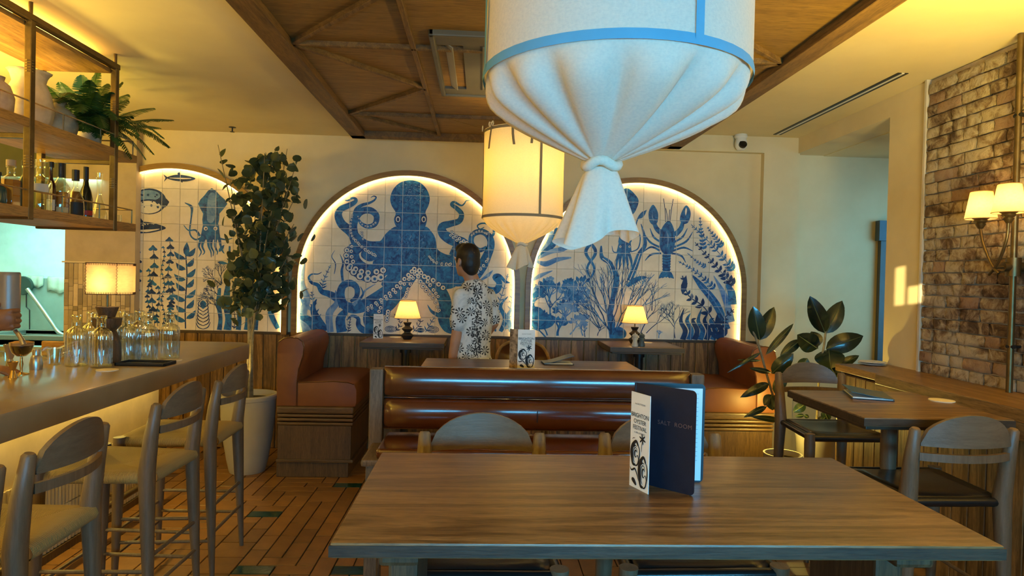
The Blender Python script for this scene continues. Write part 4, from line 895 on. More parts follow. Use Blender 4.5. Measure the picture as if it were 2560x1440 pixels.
# ================================================================== LANTERNS
M_linen = cloth('linen', (.84, .78, .66), .42, 1500, .15, (.85, .64, .30))
M_linen2 = cloth('linen_lit', (.80, .72, .56), .35, 1500, .15, (.55, .42, .17))
M_ribbon = mat('linen_tape', (.24, .19, .12), .9)
M_ribbonb = mat('blue_tape', (.11, .30, .42), .9)
M_bulb = emit('bulb_warm', (1, .74, .38), 30)
def lantern(c, R, label, tape, lit, nfold, seed, open_top=True, skew=(0, 0), fold=.06):
    M_linen = M_linen2 if lit else MATS['linen']
    rr = random.Random(seed); x, y, z = c                     # c = centre of the lower hoop
    t = thing('fabric_lantern', (x, y, z+1.06*R*2), label, 'lantern', 'tied linen lanterns')
    seg = 120; H = 1.06*2*R
    ph = [rr.uniform(0, 6.28) for _ in range(6)]
    def wob(a, s): return 1+.012*math.sin(3*a+ph[0])*s+.008*math.sin(7*a+ph[1])*s
    rows = []
    for k in range(9):
        v = k/8; rows.append([Vector((x+R*wob(a, math.sin(PI*v))*(1-.012*math.sin(PI*v))*math.cos(a), y+R*wob(a, math.sin(PI*v))*math.sin(a)*(1-.012*math.sin(PI*v)), z+H*(1-v))) for a in (2*PI*i/seg for i in range(seg))])
    B().grid(rows, closed=True).build('shade', M_linen, t, smooth=2)
    # gathered underside falling to the knot
    tie = Vector((x+skew[0], y+skew[1], z-.62*R)); rows = []; nr = 14
    for k in range(nr+1):
        v = k/nr; rad = R*(1-.02)*(math.cos(v*PI/2*.97)**.82); dz = -.62*R*(v**1.25); row = []
        for i in range(seg):
            a = 2*PI*i/seg; ww = math.sin(nfold*a+ph[2]+.7*math.sin(2*a)); fd = 1+fold*(1.6*abs(ww)**.7-.8)*min(1, v*2.2)*math.sin(PI*min(v*.8+.12, 1))*(1.1+1.2*v)+.05*math.sin((nfold+5)*a+ph[3])*v*v
            r_ = max(rad*fd, .030*(.8+.2*math.sin(5*a))); row.append(Vector((x+skew[0]*v*v+r_*math.cos(a), y+skew[1]*v*v+r_*math.sin(a), z+dz)))
        rows.append(row)
    B().grid(rows, closed=True).build('gathered_base', M_linen, t, smooth=2)
    B().tube([tie+Vector((.033*math.cos(2*PI*i/20), .033*math.sin(2*PI*i/20), -.005+.006*math.sin(i))) for i in range(20)], .011, 8, closed=True).build('knot', M_linen, t, smooth=2)
    rows = []
    for k in range(11):
        v = k/10; row = []
        for i in range(seg):
            a = 2*PI*i/seg; rad = lerp(.030, R*.285, v**.75)*(1+.20*v*math.sin(4*a+ph[4])+.12*v*math.sin(7*a+ph[5])); row.append(tie+Vector((rad*math.cos(a)-.03*R*v, rad*math.sin(a)*.8, -.012-(.55+.05*math.sin(3*a+ph[0]))*R*v+.035*R*v*math.cos(a))))
        rows.append(row)
    B().grid(rows, closed=True).build('skirt', M_linen, t, smooth=2)
    hoop = [Vector((x+(R+.002)*math.cos(2*PI*i/48), y+(R+.002)*math.sin(2*PI*i/48), z)) for i in range(48)]
    def band(w, zc): return B().grid([[p+Vector((0, 0, zc+w/2)) for p in hoop], [Vector(((p.x-x)*1.004+x, (p.y-y)*1.004+y, p.z+zc)) for p in hoop], [p+Vector((0, 0, zc-w/2)) for p in hoop]], closed=True)
    band(.018*R/.27, 0).build('hoop_tape', tape, t, smooth=2); band(.018*R/.27, H-.012).build('hoop_tape', tape, t, smooth=2)
    for a in (-2.95, -1.22, .6, 2.0):
        w_ = .0085/R*(R/.27); B().grid([[Vector((x+(R+.003)*math.cos(a+s*w_), y+(R+.003)*math.sin(a+s*w_), z+H*k/8)) for s in (-1, 0, 1)] for k in range(9)]).build('seam_tape', tape, t)
    for k, (a, L) in enumerate(((-3.1, .17), (-2.5, .16), (-1.9, .15), (-1.45, .14), (-.5, .10), (.3, .14), (1.2, .14), (2.3, .14))):
        d = Vector((math.cos(a), math.sin(a), 0)); tn = Vector((-math.sin(a), math.cos(a), 0)); p = Vector((x, y, z+H))+d*(R+.006)
        sw = rr.uniform(-.05, .05); rows = [[p+tn*(sw*v*v*R*3+s*.008)+d*(.006*math.sin(3*v))-Vector((0, 0, L*v*R/.27*.9)) for s in (-1, 1)] for v in (0, .25, .5, .75, 1)]
        B().grid(rows).build('tie_ribbon', M_linen if k == 0 else tape, t, smooth=2)
        B().tube([p+d*.004+Vector((0, 0, .0))+tn*.022*math.sin(q)*(1 if q < PI else 1)+Vector((0, 0, .014*math.sin(2*q)+.012)) for q in [2*PI*j/14 for j in range(14)]], .0035, 6, closed=True).build('bow', M_linen, t, smooth=True)
    for a in (0, PI/2): B().tube([(x+R*math.cos(a), y+R*math.sin(a), z+H-.004), (x-R*math.cos(a), y-R*math.sin(a), z+H-.004)], .004, 6).build('spider_bar', M_iron, t)
    ztop = ZT+.04
    B().tube([(x, y, ztop), (x, y, z+H-.12)], .005, 8).build('cable', M_iron, t)
    if lit:
        hs = (x+.0, y, z+H-.12); B().lathe([(.0, .0), (.018, .0), (.02, .05), (.008, .07), (0, .07)], (hs[0], hs[1], hs[2]), 12).build('socket', M_brass, t, smooth=True)
        B().lathe([(0, -.10), (.02, -.095), (.036, -.07), (.034, -.04), (.016, -.005), (0, 0)], hs, 16).build('bulb', M_bulb, t, smooth=True)
        light('lantern_bulb', 'POINT', (hs[0], hs[1], hs[2]-.13), lit, (1, .70, .24), .035).parent = None
    return t
lc = P(1536, 205, Y=1.35)
lantern((lc.x, 1.35, lc.z), .268, 'big unlit linen lantern hanging close above the foreground table', M_ribbonb, 0, 7, 3, skew=(-.022, -.0), fold=.125)
l2 = P(1306, 546, Y=4.28)
lantern((l2.x, 4.28, l2.z), .262, 'lit linen lantern with tied knot hanging over the middle table', M_ribbon, 11, 12, 8, fold=.03)
# ================================================================== SMALL LAMPS
M_shade = cloth('warm_shade', (.80, .60, .36), .6, 700, .1, (.95, .60, .26))
def table_lamp(px, py, Y, label, sides=24):
    p = P(px, py, Y=Y); x, y, z = p.x, Y, 1.052
    t = thing('table_lamp', (x, y, z), label, 'lamp', 'small table lamps under the murals')
    B().lathe([(.0, 0), (.035, 0), (.055, .03), (.057, .036), (.030, .055), (.028, .065), (.048, .085), (.05, .092), (.026, .108), (.022, .118), (.034, .14), (.036, .148), (0, .15)], (x, y, z), 24).build('turned_base', M_black, t, smooth=True)
    B().tube([(x, y, z+.15), (x, y, z+.20)], .006, 8).build('stem', M_brass, t)
    prof = [(.115, .185), (.068, .335)]
    rows = [[Vector((x+r*math.cos(2*PI*k/sides), y+r*math.sin(2*PI*k/sides), z+q)) for k in range(sides)] for r, q in prof]
    sd = B().grid(rows, closed=True).build('lamp_shade', M_shade, t, smooth=True)
    for r, q in prof: B().tube([(x+r*math.cos(2*PI*k/sides), y+r*math.sin(2*PI*k/sides), z+q) for k in range(sides)], .0025, 6, closed=True).build('rim', mat('shade_trim', (.45, .26, .10), .8), sd)
    B().lathe([(0, .20), (.014, .205), (.022, .235), (.012, .26), (0, .265)], (x, y, z), 12).build('bulb', M_bulb, t, smooth=True)
    light('table_lamp_bulb', 'POINT', (x, y, z+.285), .9, (1, .66, .22), .02)
    return t
table_lamp(1018, 843, 5.85, 'small lit lamp with black turned base on the table under the octopus')
table_lamp(1586, 855, 5.85, 'small lit lamp with black turned base on the table under the lobster')
# sconce on a brass pipe against the brick
XP = XR-.07
p0, p1 = P(2548, 300, X=XP), P(2520, 990, X=XP)
yp = (p0.y+p1.y)/2
sc = thing('pipe_sconce', (XP, yp, 1.05), 'brass pipe wall sconce with two small lit shades on the brick wall', 'wall lamp')
B().tube([(XP, yp, 1.052), (XP, yp, 2.985)], .0165, 12).build('pipe', M_brass, sc, smooth=True)
hz = P(2520, 668, X=XP).z
B().tube([(XP, yp, hz-.05), (XP, yp, hz+.05)], .036, 14).build('hub', M_brass, sc, smooth=True)
B().tube([(XP+.07, yp, hz), (XP-.06, yp, hz)], .026, 12).build('boss', M_brass, sc, smooth=True)
for z in (1.30, 2.55): B().tube([(XR+.01, yp, z), (XP-.02, yp, z)], .008, 8).tube([(XP, yp-.024, z), (XP, yp+.024, z)], .011, 8).build('pipe_clip', M_iron, sc)
def arm(pxs, bpx, bpy, k):
    Xs = XP-.10
    base = P(bpx, bpy, X=Xs); pts = [Vector((XP-.04, yp+(.02), hz))]+[P(a, b, X=Xs) for a, b in pxs]
    pts = [P(a, b, X=Xs) for a, b in pxs]
    B().tube(catmull(pts, 6), .008, 10).build('arm', M_brass, sc, smooth=True)
    x, y, z = pts[-1]
    B().lathe([(.0, 0), (.012, .0), (.024, .02), (.026, .026), (.022, .03), (.032, .04), (.034, .046), (.030, .05), (.042, .058), (.0, .06)], (x, y, z), 18).build('cup', M_brass, sc, smooth=True)
    rows = [[Vector((x+r*math.cos(2*PI*q/28), y+r*math.sin(2*PI*q/28), z+h)) for q in range(28)] for r, h in ((.078, .055), (.053, .205))]
    sd = B().grid(rows, closed=True).build('lamp_shade', M_shade, sc, smooth=True)
    for r, h in ((.078, .055), (.053, .205)): B().tube([(x+r*math.cos(2*PI*q/28), y+r*math.sin(2*PI*q/28), z+h) for q in range(28)], .002, 6, closed=True).build('rim', MATS['shade_trim'], sd)
    B().lathe([(0, .06), (.012, .065), (.02, .10), (.012, .13), (0, .135)], (x, y, z), 12).build('bulb', M_bulb, sc, smooth=True)
    light('sconce_bulb', 'POINT', (x, y, z+.152), .8, (1, .66, .20), .02)
arm([(2496, 684), (2478, 660), (2458, 610), (2451, 572)], 2451, 545, 0)
arm([(2472, 687), (2496, 655), (2516, 600), (2521, 558)], 2521, 530, 1)
B().tube([(XP-.04, yp, hz), P(2488, 668, X=XP-.10)], .010, 8).build('arm_bar', M_brass, sc, smooth=True)
# security camera
cp = P(1852, 352, Y=WY-.12)
cc = thing('security_camera', (cp.x, cp.y, ZR), 'white dome security camera under the ceiling', 'security camera')
B().lathe([(.0, .0), (.055, 0), (.06, -.02), (.05, -.035), (0, -.035)], (cp.x, cp.y, ZR), 24).build('mount', M_white, cc, smooth=True)
B().lathe([(0, -.15), (.03, -.145), (.052, -.115), (.055, -.08), (.045, -.03), (0, -.03)], (cp.x, cp.y-.005, ZR), 24).build('housing', M_white, cc, smooth=True)
B().lathe([(0, 0), (.034, .0), (.034, .012), (.028, .02), (0, .022)], (0, 0, 0), 20)
bl = B().lathe([(0, -.012), (.036, -.01), (.036, .01), (.026, .016), (0, .017)], (0, 0, 0), 20); Mx = Matrix.Rotation(math.radians(70), 3, 'X')
bl.v = [Mx @ v+Vector((cp.x, cp.y-.052, ZR-.10)) for v in bl.v]; bl.build('lens', mat('lens_black', (.004, .004, .006), .08), cc, smooth=True)
# ================================================================== TABLEWARE: menus, cards, coasters
M_navy = mat('navy_cover', (.003, .009, .021), .42, (.002, .006, .015), 40, bscale=120, bstr=.08)
M_page = mat('menu_page', (.70, .76, .78), .7, (.66, .73, .76), 20)
M_card = mat('white_card', (.78, .77, .74), .6, (.74, .73, .70), 20)
M_ink = mat('black_ink', (.012, .012, .016), .6)
M_coaster = mat('coaster_board', (.72, .63, .47), .85)
def text_mesh(s, size, sp=1.0, bold=0, ax=1):
    cu = bpy.data.curves.new('text', 'FONT'); cu.body = s; cu.size = size; cu.align_x = 'CENTER'; cu.align_y = 'CENTER'; cu.space_character = sp; cu.space_line = .82; cu.offset = bold; cu.resolution_u = 3
    o = bpy.data.objects.new('text', cu); C.objects.link(o); dg = bpy.context.evaluated_depsgraph_get(); dg.update()
    me = bpy.data.meshes.new_from_object(o.evaluated_get(dg)); bpy.data.objects.remove(o); bpy.data.curves.remove(cu); me.materials.clear(); return me
def on_face(me, org, ex, ez, m, parent, name, nrm=.0012):
    n = ex.cross(ez).normalized(); off = Vector((0, 0, 0)); q = parent
    while q: off += q.location; q = q.parent
    for v in me.vertices: v.co = Vector(org)+ex*v.co.x+ez*v.co.y+n*nrm-off
    me.update(); o = obj(name, me, m, parent); return o
def oyster_art(org, ex, ez, w, h, parent, sd=1):
    """ink drawing: two oyster shells and a starfish in the lower half of a card; u in 0..1 across, v in 0..1 up"""
    n = ex.cross(ez).normalized(); b = B(); lt = B(); rr = random.Random(sd)
    def pt(u, v, k=0): return Vector(org)+ex*(u-.5)*w+ez*v*h+n*(.0012+.0004*k)
    def ell(B_, cu, cv, ru, rv, rot, k, jag=.12):
        q = []
        for i in range(22):
            a = 2*PI*i/22; g = 1+rr.uniform(-jag, jag); x, y = ru*math.cos(a)*g, rv*math.sin(a)*g
            q.append(pt(cu+(x*math.cos(rot)*1-y*math.sin(rot)*h/w), cv+(x*math.sin(rot)*w/h+y*math.cos(rot)), k))
        B_.add(q, [tuple(range(22))])
    def band(pts, wd, taper=1, B_=b, k=0):
        q = catmull([Vector((a, c, 0)) for a, c in pts], 5); vs = []
        for i, p in enumerate(q):
            d = q[min(i+1, len(q)-1)]-q[max(i-1, 0)]; d = Vector((d.x*w, d.y*h, 0)); t_ = i/(len(q)-1)
            nn = Vector((-d.y, d.x, 0)).normalized()*wd*w/2*(1-taper*abs(2*t_-1)**2*.8); vs += [pt(p.x+nn.x/w, p.y+nn.y/h, k), pt(p.x-nn.x/w, p.y-nn.y/h, k)]
        B_.add(vs, [(2*i, 2*i+1, 2*i+3, 2*i+2) for i in range(len(q)-1)])
    def shell(cu, cv, ru, rv, tilt):
        R2 = lambda a, q, j=0: (cu+(ru*q*math.cos(a)+j)*1.0+tilt*rv*q*math.sin(a), cv+rv*q*math.sin(a))
        band([R2(a, 1+.07*math.sin(5*a)) for a in [.9+k*.55 for k in range(8)]], .11, .5); band([R2(a, .97+.05*math.sin(4*a)) for a in [-2.0+k*.5 for k in range(7)]], .05, .5)
        band([R2(a, .72+.06*math.sin(3*a)) for a in [1.1+k*.5 for k in range(8)]], .05); band([R2(a, .5) for a in [.3+k*.5 for k in range(9)]], .028)
        band([R2(a, .28, .02) for a in [.5+k*.7 for k in range(8)]], .06); band([R2(-.5, .85), R2(-.2, .55), R2(-.6, .35)], .03); band([R2(1.9, .9), R2(2.1, .6)], .06)
    shell(.31, .36, .22, .125, .06); shell(.73, .19, .22, .155, -.05)
    for k in range(6):
        a = PI/2+k*PI/3+.2; p0 = (.66, .535); e_ = (p0[0]+.17*math.cos(a), p0[1]+.17*w/h*math.sin(a)); band([p0, ((p0[0]+e_[0])/2, (p0[1]+e_[1])/2), e_], .055, .9)
    band([(.04, .205), (.10, .175), (.20, .185), (.30, .20), (.42, .15), (.50, .09)], .06); band([(.14, .08), (.24, .075), (.38, .035)], .15, .9); band([(.12, .50), (.20, .52), (.28, .52)], .02); band([(.66, .52), (.62, .45), (.63, .40)], .025)
    b.build('ink_drawing', M_ink, parent); lt.build('ink_highlight', M_card, parent)
def card(org, ex, w, h, label, parent=None, back=None, name='festival_card', up=Vector((0, 0, 1)), scl=1):
    t = thing(name, org, label, 'card', 'oyster festival cards'); n = ex.cross(up).normalized(); o = Vector(org)
    a = o-ex*w/2; B().prism([a, a+ex*w, a+ex*w+up*h, a+up*h], -n*.0016).build('card_board', M_card, t)
    for s, v, k in (('BRIGHTON', .765, .155), ('OYSTER', .70, .155), ('FESTIVAL', .635, .155)):
        me = text_mesh(s, w*k*1.25, .92, 0); on_face(me, o+up*h*v, ex, up, M_ink, t, 'lettering')
    on_face(text_mesh('the SALT ROOM', w*.075), o+up*h*.885, ex, up, M_ink, t, 'lettering'); on_face(text_mesh('to 28th JUNE 2025', w*.072), o+up*h*.585, ex, up, M_ink, t, 'lettering')
    oyster_art(o, ex, up, w, h, t)
    return t
# standing navy menu on the foreground table
q0 = P(1575, 1190, Z=1.05); mh = None
ma, mb = P(1584, 1203, Z=1.05), P(1734, 1241, Z=1.05)
mc_ = P(1757, 1206, Z=1.05)
zt_ = P(1583, 957, Y=ma.y).z
MH = zt_-1.05
mt = thing('menu_folder', (ma.x, ma.y, 1.05), 'navy menu folder standing half open on the foreground table', 'menu')
def pane(a, b, z0, z1, th, nm, m, par, rad=.012):
    ex = (b-a); L = ex.length; ex.normalize(); n = Vector((ex.y, -ex.x, 0)); pl = []
    for cx, cz, a0 in ((L-rad, rad, -PI/2), (L-rad, z1-z0-rad, 0)):
        for k in range(5): pl.append((cx+rad*math.cos(a0+PI/2*k/4), cz+rad*math.sin(a0+PI/2*k/4)))
    pl = [(0, 0)]+pl+[(0, z1-z0)]
    return B().prism([a+ex*u+Vector((0, 0, v)) for u, v in pl], -n*th).build(nm, m, par)
d1 = (mb-ma)
pane(ma, mb, 1.05, 1.05+MH, .003, 'front_cover', M_navy, mt)
bend = ma+Vector((.0, .006, 0)); d2 = (mc_-ma)
pane(bend, mc_, 1.05, 1.05+MH, .003, 'back_cover', M_navy, mt)
ex2 = (mc_-bend).normalized(); n2 = Vector((ex2.y, -ex2.x, 0))
B().prism([bend+ex2*.012+n2*.003+Vector((0, 0, 1.056-1.05)), mc_-ex2*.008+n2*.003+Vector((0, 0, .006)), mc_-ex2*.008+n2*.003+Vector((0, 0, MH-.012)), bend+ex2*.012+n2*.003+Vector((0, 0, MH-.012))], n2*.001).build('page', M_page, mt)
lines = B()
for k in range(16): 
    u0_, z_ = .75+.03*((k*7) % 3), MH*(.9-.045*k); L2 = (mc_-bend).length
    lines.prism([bend+ex2*L2*u0_+n2*.0045+Vector((0, 0, z_)), bend+ex2*L2*.90+n2*.0045+Vector((0, 0, z_)), bend+ex2*L2*.90+n2*.0045+Vector((0, 0, z_+.0012)), bend+ex2*L2*u0_+n2*.0045+Vector((0, 0, z_+.0012))], n2*.0002)
lines.build('printed_lines', mat('grey_print', (.30, .36, .40), .7), mt)
ex = d1.normalized(); B().tube([ma+Vector((.001, .003, 0)), ma+Vector((.001, .003, MH))], .0042, 8).build('spine', M_navy, mt)
on_face(text_mesh('SALT  ROOM', .0160, 1.1), ma+ex*d1.length*.67+Vector((0, 0, MH*.645)), ex, Vector((0, 0, 1)), mat('copper_foil', (.30, .19, .16), .35, metal=.7), mt, 'lettering', .0008)
# festival card leaning against it
ca, cb = P(1573, 1212, Z=1.05), P(1620, 1236, Z=1.05)
cex = (cb-ca).normalized(); cw = (cb-ca).length; chh = P(1598, 984, Y=(ca.y+cb.y)/2).z-1.05
card((ca+cb)/2, cex, cw, chh, 'white oyster festival card leaning on the navy menu in front')
# middle table: folded card standing, menu lying
ca, cb = P(1293, 921, Z=1.05), P(1336, 922, Z=1.05)
c2 = card((ca+cb)/2, Vector((1, 0, 0)), (cb-ca).length, P(1318, 824, Y=ca.y).z-1.05, 'oyster festival card standing on the middle table')
M_photo = mat('oyster_photo', (.52, .36, .22), .6, (.06, .035, .02), 38, bscale=None, detail=6)
lp = P(1273, 919, Z=1.05); hh = P(1318, 824, Y=ca.y).z-1.05
B().prism([ca+Vector((0, .002, 0)), lp+Vector((0, .008, 0)), lp+Vector((0, .008, hh)), ca+Vector((0, .002, hh))], (0, .0016, 0)).build('photo_leaf', M_photo, c2)
def flat_menu(c, w, d, rz, label, z=1.05, lift=.03):
    t = thing('menu_folder', (c.x, c.y, z), label, 'menu', 'menus lying on tables', rz)
    B().bx((-w/2, -d/2, 0), (w/2, d/2, .004)).build('back_cover', M_navy, t, world=False, bevel=.0015)
    B().bx((-w/2+.006, -d/2+.006, .004), (w/2-.008, d/2-.006, .010)).build('page', M_page, t, world=False)
    rows = [[Vector((lerp(-w/2, w/2, u), v*d/2, .011+lift*(1-math.cos(u*PI*.8))*.45)) for u in (0, .2, .4, .6, .8, 1)] for v in (-1, 1)]
    B().grid(rows).build('front_cover', mat('worn_navy', (.035, .055, .065), .38, (.02, .035, .045), 20), t, world=False, solid=.003)
    return t
cm = P(1393, 909, Z=1.05); flat_menu(cm, .20, .15, .04, 'slim menu lying closed beside the festival card on the middle table', lift=.06)
cm = P(2168, 990, Z=1.05); flat_menu(cm, .19, .26, -.35+PI, 'slim navy menu lying on the right-hand table', lift=.03)
# card and coaster on the octopus table
cl = P(945, 846, Z=1.052); 
card(Vector((cl.x, cl.y, 1.052)), Vector((1, 0, 0)), .085, .215, 'oyster festival card standing beside the small lamp under the octopus')
def coaster(p, r, label, m=M_coaster, z=1.05, grp='round coasters'):
    o = B().lathe([(0, 0), (r, 0), (r, .004), (0, .0042)], (0, 0, 0), 28).build('coaster', m, None, world=False, smooth=True); o.location = (p.x, p.y, z); return tag(o, label, 'coaster', grp)
coaster(P(988, 843, Z=1.05), .05, 'pale coaster beside the lamp under the octopus')
t = coaster(P(2354, 1002, Z=1.05), .058, 'pale ring coaster on the right-hand table'); 
coaster(P(1617, 857, Z=1.05), .05, 'pale coaster beside the lamp under the lobster')
def shaker(px, py, m, label, hgt=.11):
    p = P(px, py, Z=1.05)
    t = thing('pepper_mill', (p.x, p.y, 1.05), label, 'mill', 'salt and pepper mills')
    B().lathe([(0, 0), (.028, 0), (.03, .012), (.022, .035), (.019, .05), (.026, .066), (.026, .076), (0, .076)], (p.x, p.y, 1.05), 20).build('body', m, t, smooth=True)
    B().lathe([(0, .076), (.02, .077), (.027, .09), (.02, .105), (.006, .108), (.007, .116), (0, .12)], (p.x, p.y, 1.05), 20).build('knob', m, t, smooth=True)
shaker(1587, 866, mat('pale_stone', (.55, .52, .45), .5), 'pale grey mill in front of the lamp under the lobster')
shaker(1604, 866, mat('dark_stone', (.06, .09, .10), .4), 'dark blue-grey mill in front of the lamp under the lobster')
# plates on the ledge
pp = P(2180, 912, Z=1.05)
for k in range(2):
    pr = [(0, .0), (.05, 0), (.09, .008), (.092, .012), (.05, .005), (0, .004)]
    o = B().lathe(pr, (0, 0, 0), 32).build('side_plate', M_white, None, world=False, smooth=True); o.location = (pp.x, pp.y, 1.05+k*.013)
    tag(o, 'white side plate, %s of the two stacked on the ledge' % ('lower' if k == 0 else 'upper'), 'plate', 'plates stacked on the ledge')
# ================================================================== BAR
M_barstone = mat('bar_stone', (.31, .225, .125), .3, (.24, .17, .09), 3, bscale=12, bstr=.06, coat=.25)
M_olive = mat('olive_paint', (.13, .13, .06), .7)
M_mirrorwall = mat('kitchen_white', (.62, .80, .76), .4)
M_steel = mat('brushed_steel', (.42, .50, .48), .32, (.36, .44, .42), 60, metal=.8)
M_shelfwood = wood('shelf_wood', (.28, .13, .025), (.46, .24, .06), 1, .7, .45)
BZ, BX, BYE = 1.08, -1.69, 5.05
bar = thing('bar_counter', (-2.2, 3.0, 0), 'long stone-topped bar counter with plaster front and ribbed tile skirting', 'bar counter')
rc_ = .16; pl = [(-2.78, 0.2), (BX, .2), (BX, BYE-rc_)]+[(BX-rc_+rc_*math.cos(PI/2*k/8), BYE-rc_+rc_*math.sin(PI/2*k/8)) for k in range(1, 9)]+[(-2.78, BYE)]
B().prism([Vector((a, b, BZ-.11)) for a, b in pl], (0, 0, .11)).build('worktop', M_barstone, bar, bevel=.012, bseg=2, smooth=True)
XF = -2.34
B().bx((-2.7, .2, .0), (XF, BYE-.12, BZ-.11)).build('plaster_front', mat('bar_plaster', (.66, .52, .32), .8, bscale=12, bstr=.1), bar)
M_rib = mat('ribbed_tile', (.56, .46, .31), .4, (.46, .37, .24), 10, var=.12, coat=.2)
rib = B().lathe([(.0145, 0), (.0145, .215)], (0, 0, 0), 10).mesh('ribbed_tile', smooth=True)
n = 0; y = BYE-.14
while y > 2.3:
    for k in range(2):
        o = obj('ribbed_tile', rib, M_rib, bar); o.location = (XF-.002-2.2*0+2.2-0, y-3.0, .05+k*.222)
        o.location = (XF-.002+2.2, y-3.0, .05+k*.222)
    y -= .031
B().bx((XF, .2, 0), (XF+.02, BYE-.12, .045)).build('skirting', M_darkwood, bar)
fr = bar
B().tube([(XF+.16, .3, .2), (XF+.16, BYE-.3, .2)], .02, 12).build('foot_rail', M_brass, bar, smooth=True)
for y in (1.2, 2.7, 4.2): B().tube([(XF+.16, y, .2), (XF+.01, y, .2)], .012, 8).build('rail_bracket', M_brass, bar)
l = light('bar_underlight', 'AREA', (XF+.08, 3.0, BZ-.125), 17, (1, .72, .16), .03, 3.8); l.rotation_euler = (0, math.radians(-14), 0)
# ---- tiled pillar at the far end of the bar
YP = 6.05
pa, pb = P(160, 760, Y=YP).x, P(338, 600, Y=YP).x
zl = P(250, 655, Y=YP).z
pil = struct('wall_pillar', B().bx((pa, YP, 0), (pb, WY, ZL)), mat('pillar_plaster', (.50, .41, .28), .85, bscale=10, bstr=.1))
tag(pil, kind='structure')
B().bx((pa-.012, YP-.022, zl-.012), (pb+.006, YP, zl+.002)).build('ledge_trim', M_coaster if 'M_coaster' in globals() else M_plaster, pil)
M_kit = mat('sandstone_tile', (.50, .42, .30), .6, (.38, .31, .21), 9, var=.42, bscale=50, bstr=.15)
rk = random.Random(2); cw = .041; x = pa+.003; i = 0; km = {}
hs = [.115, .04, .13, .036, .15, .05]
while x+cw <= pb+.004:
    z = zl-.014; j = i % 2*2+rk.randint(0, 1)*0
    seqs = [.16, .04, .185, .036, .12, .17, .04, .15] if i % 2 == 0 else [.19, .04, .14, .04, .18, .13, .05, .15]
    for h in seqs:
        h = round(h*rk.choice((.9, 1, 1.1)), 4)
        if z-h < .75: break
        if h not in km: km[h] = B().bx((-cw/2+.0015, -.009, -h+.003), (cw/2-.0015, 0, 0)).mesh('pillar_tile', bevel=.0015, bseg=1)
        o = obj('pillar_tile', km[h], M_kit, pil); o.location = (x+cw/2, YP-.001-rk.uniform(0, .003), z); z -= h
    x += cw; i += 1
# ---- kitchen pass behind the bar
KX0, KX1 = -5.8, pa
struct('wall_pass', B().bx((KX0, 6.02, P(80, 550, Y=6.02).z), (KX1, 6.15, 3.1)), M_olive)
struct('wall_kitchen', B().bx((KX0, 7.6, 0), (XK+.1, 7.75, 3.0)).bx((XK+.02, WY+.2, 0), (XK+.1, 7.6, 3.0)), M_mirrorwall)
struct('trim_5', B().bx((KX0, 6.15, 2.45), (XK+.1, 7.75, 2.55)), M_white)
struct('trim_6', B().bx((KX0, 6.02, 0), (KX1, 6.15, .9)), M_steel)
struct('wall_splashback', B().bx((KX0, 7.57, .9), (XK+.02, 7.6, P(80, 695, Y=7.57).z)), mat('green_steel', (.30, .44, .40), .45, metal=.3))
light('kitchen_strip', 'AREA', (-4.2, 6.6, 2.4), 60, (.50, 1, .88), 1.6, 1.2, target=(-4.2, 6.6, 0))
sk = thing('kitchen_sink', (-4.3, 7.2, 0), 'stainless steel sink counter in the brightly lit kitchen', 'sink')
zs = .92
B().bx((-5.6, 6.85, zs-.05), (XK, 6.9, zs)).bx((-5.6, 7.5, zs-.05), (XK, 7.57, zs)).bx((-5.6, 6.9, zs-.05), (-5.0, 7.5, zs)).bx((-3.75, 6.9, zs-.05), (XK, 7.5, zs)).build('worktop', M_steel, sk, bevel=.006)
B().bx((-5.0, 6.9, zs-.07), (-3.75, 7.5, zs-.06)).bx((-5.0, 6.88, zs-.25), (-3.75, 6.9, zs-.01)).bx((-5.0, 7.5, zs-.25), (-3.75, 7.52, zs-.01)).build('basin', M_steel, sk)
B().bx((-5.6, 6.88, 0), (XK, 6.9, zs-.05)).build('front_panel', M_steel, sk)
tp = P(48, 765, Y=7.45)
B().tube(catmull([(tp.x-.14, 7.5, zs), (tp.x-.14, 7.5, 1.12), (tp.x-.08, 7.46, 1.22), (tp.x+.02, 7.4, 1.20), (tp.x+.03, 7.4, 1.12)], 5), .014, 10).build('tap', M_steel, sk, smooth=True)
dsc = P(58, 714, Y=7.5)
hd = thing('steel_arm', (dsc.x, 7.5, dsc.z), 'round dark disc on a long bent steel arm on the kitchen wall', 'pipe fitting')
bl = B().lathe([(0, -.02), (.10, -.02), (.105, 0), (.10, .02), (0, .02)], (0, 0, 0), 24); bl.v = [Matrix.Rotation(PI/2, 3, 'X') @ v+Vector((dsc.x, 7.5, dsc.z)) for v in bl.v]; bl.build('disc', mat('dark_green_plastic', (.03, .06, .05), .5), hd, smooth=True)
B().tube(catmull([P(68, 722, Y=7.45), P(100, 765, Y=7.45), P(128, 805, Y=7.45), P(148, 832, Y=7.45), P(172, 840, Y=7.45)], 6), .022, 10).build('arm', M_steel, hd, smooth=True)
B().tube([P(66, 726, Y=7.52), P(66, 768, Y=7.52), P(74, 775, Y=7.52), P(74, 835, Y=7.52)], .006, 6).build('hose', M_iron, hd)
M_towel = cloth('towel', (.52, .62, .50), .1)
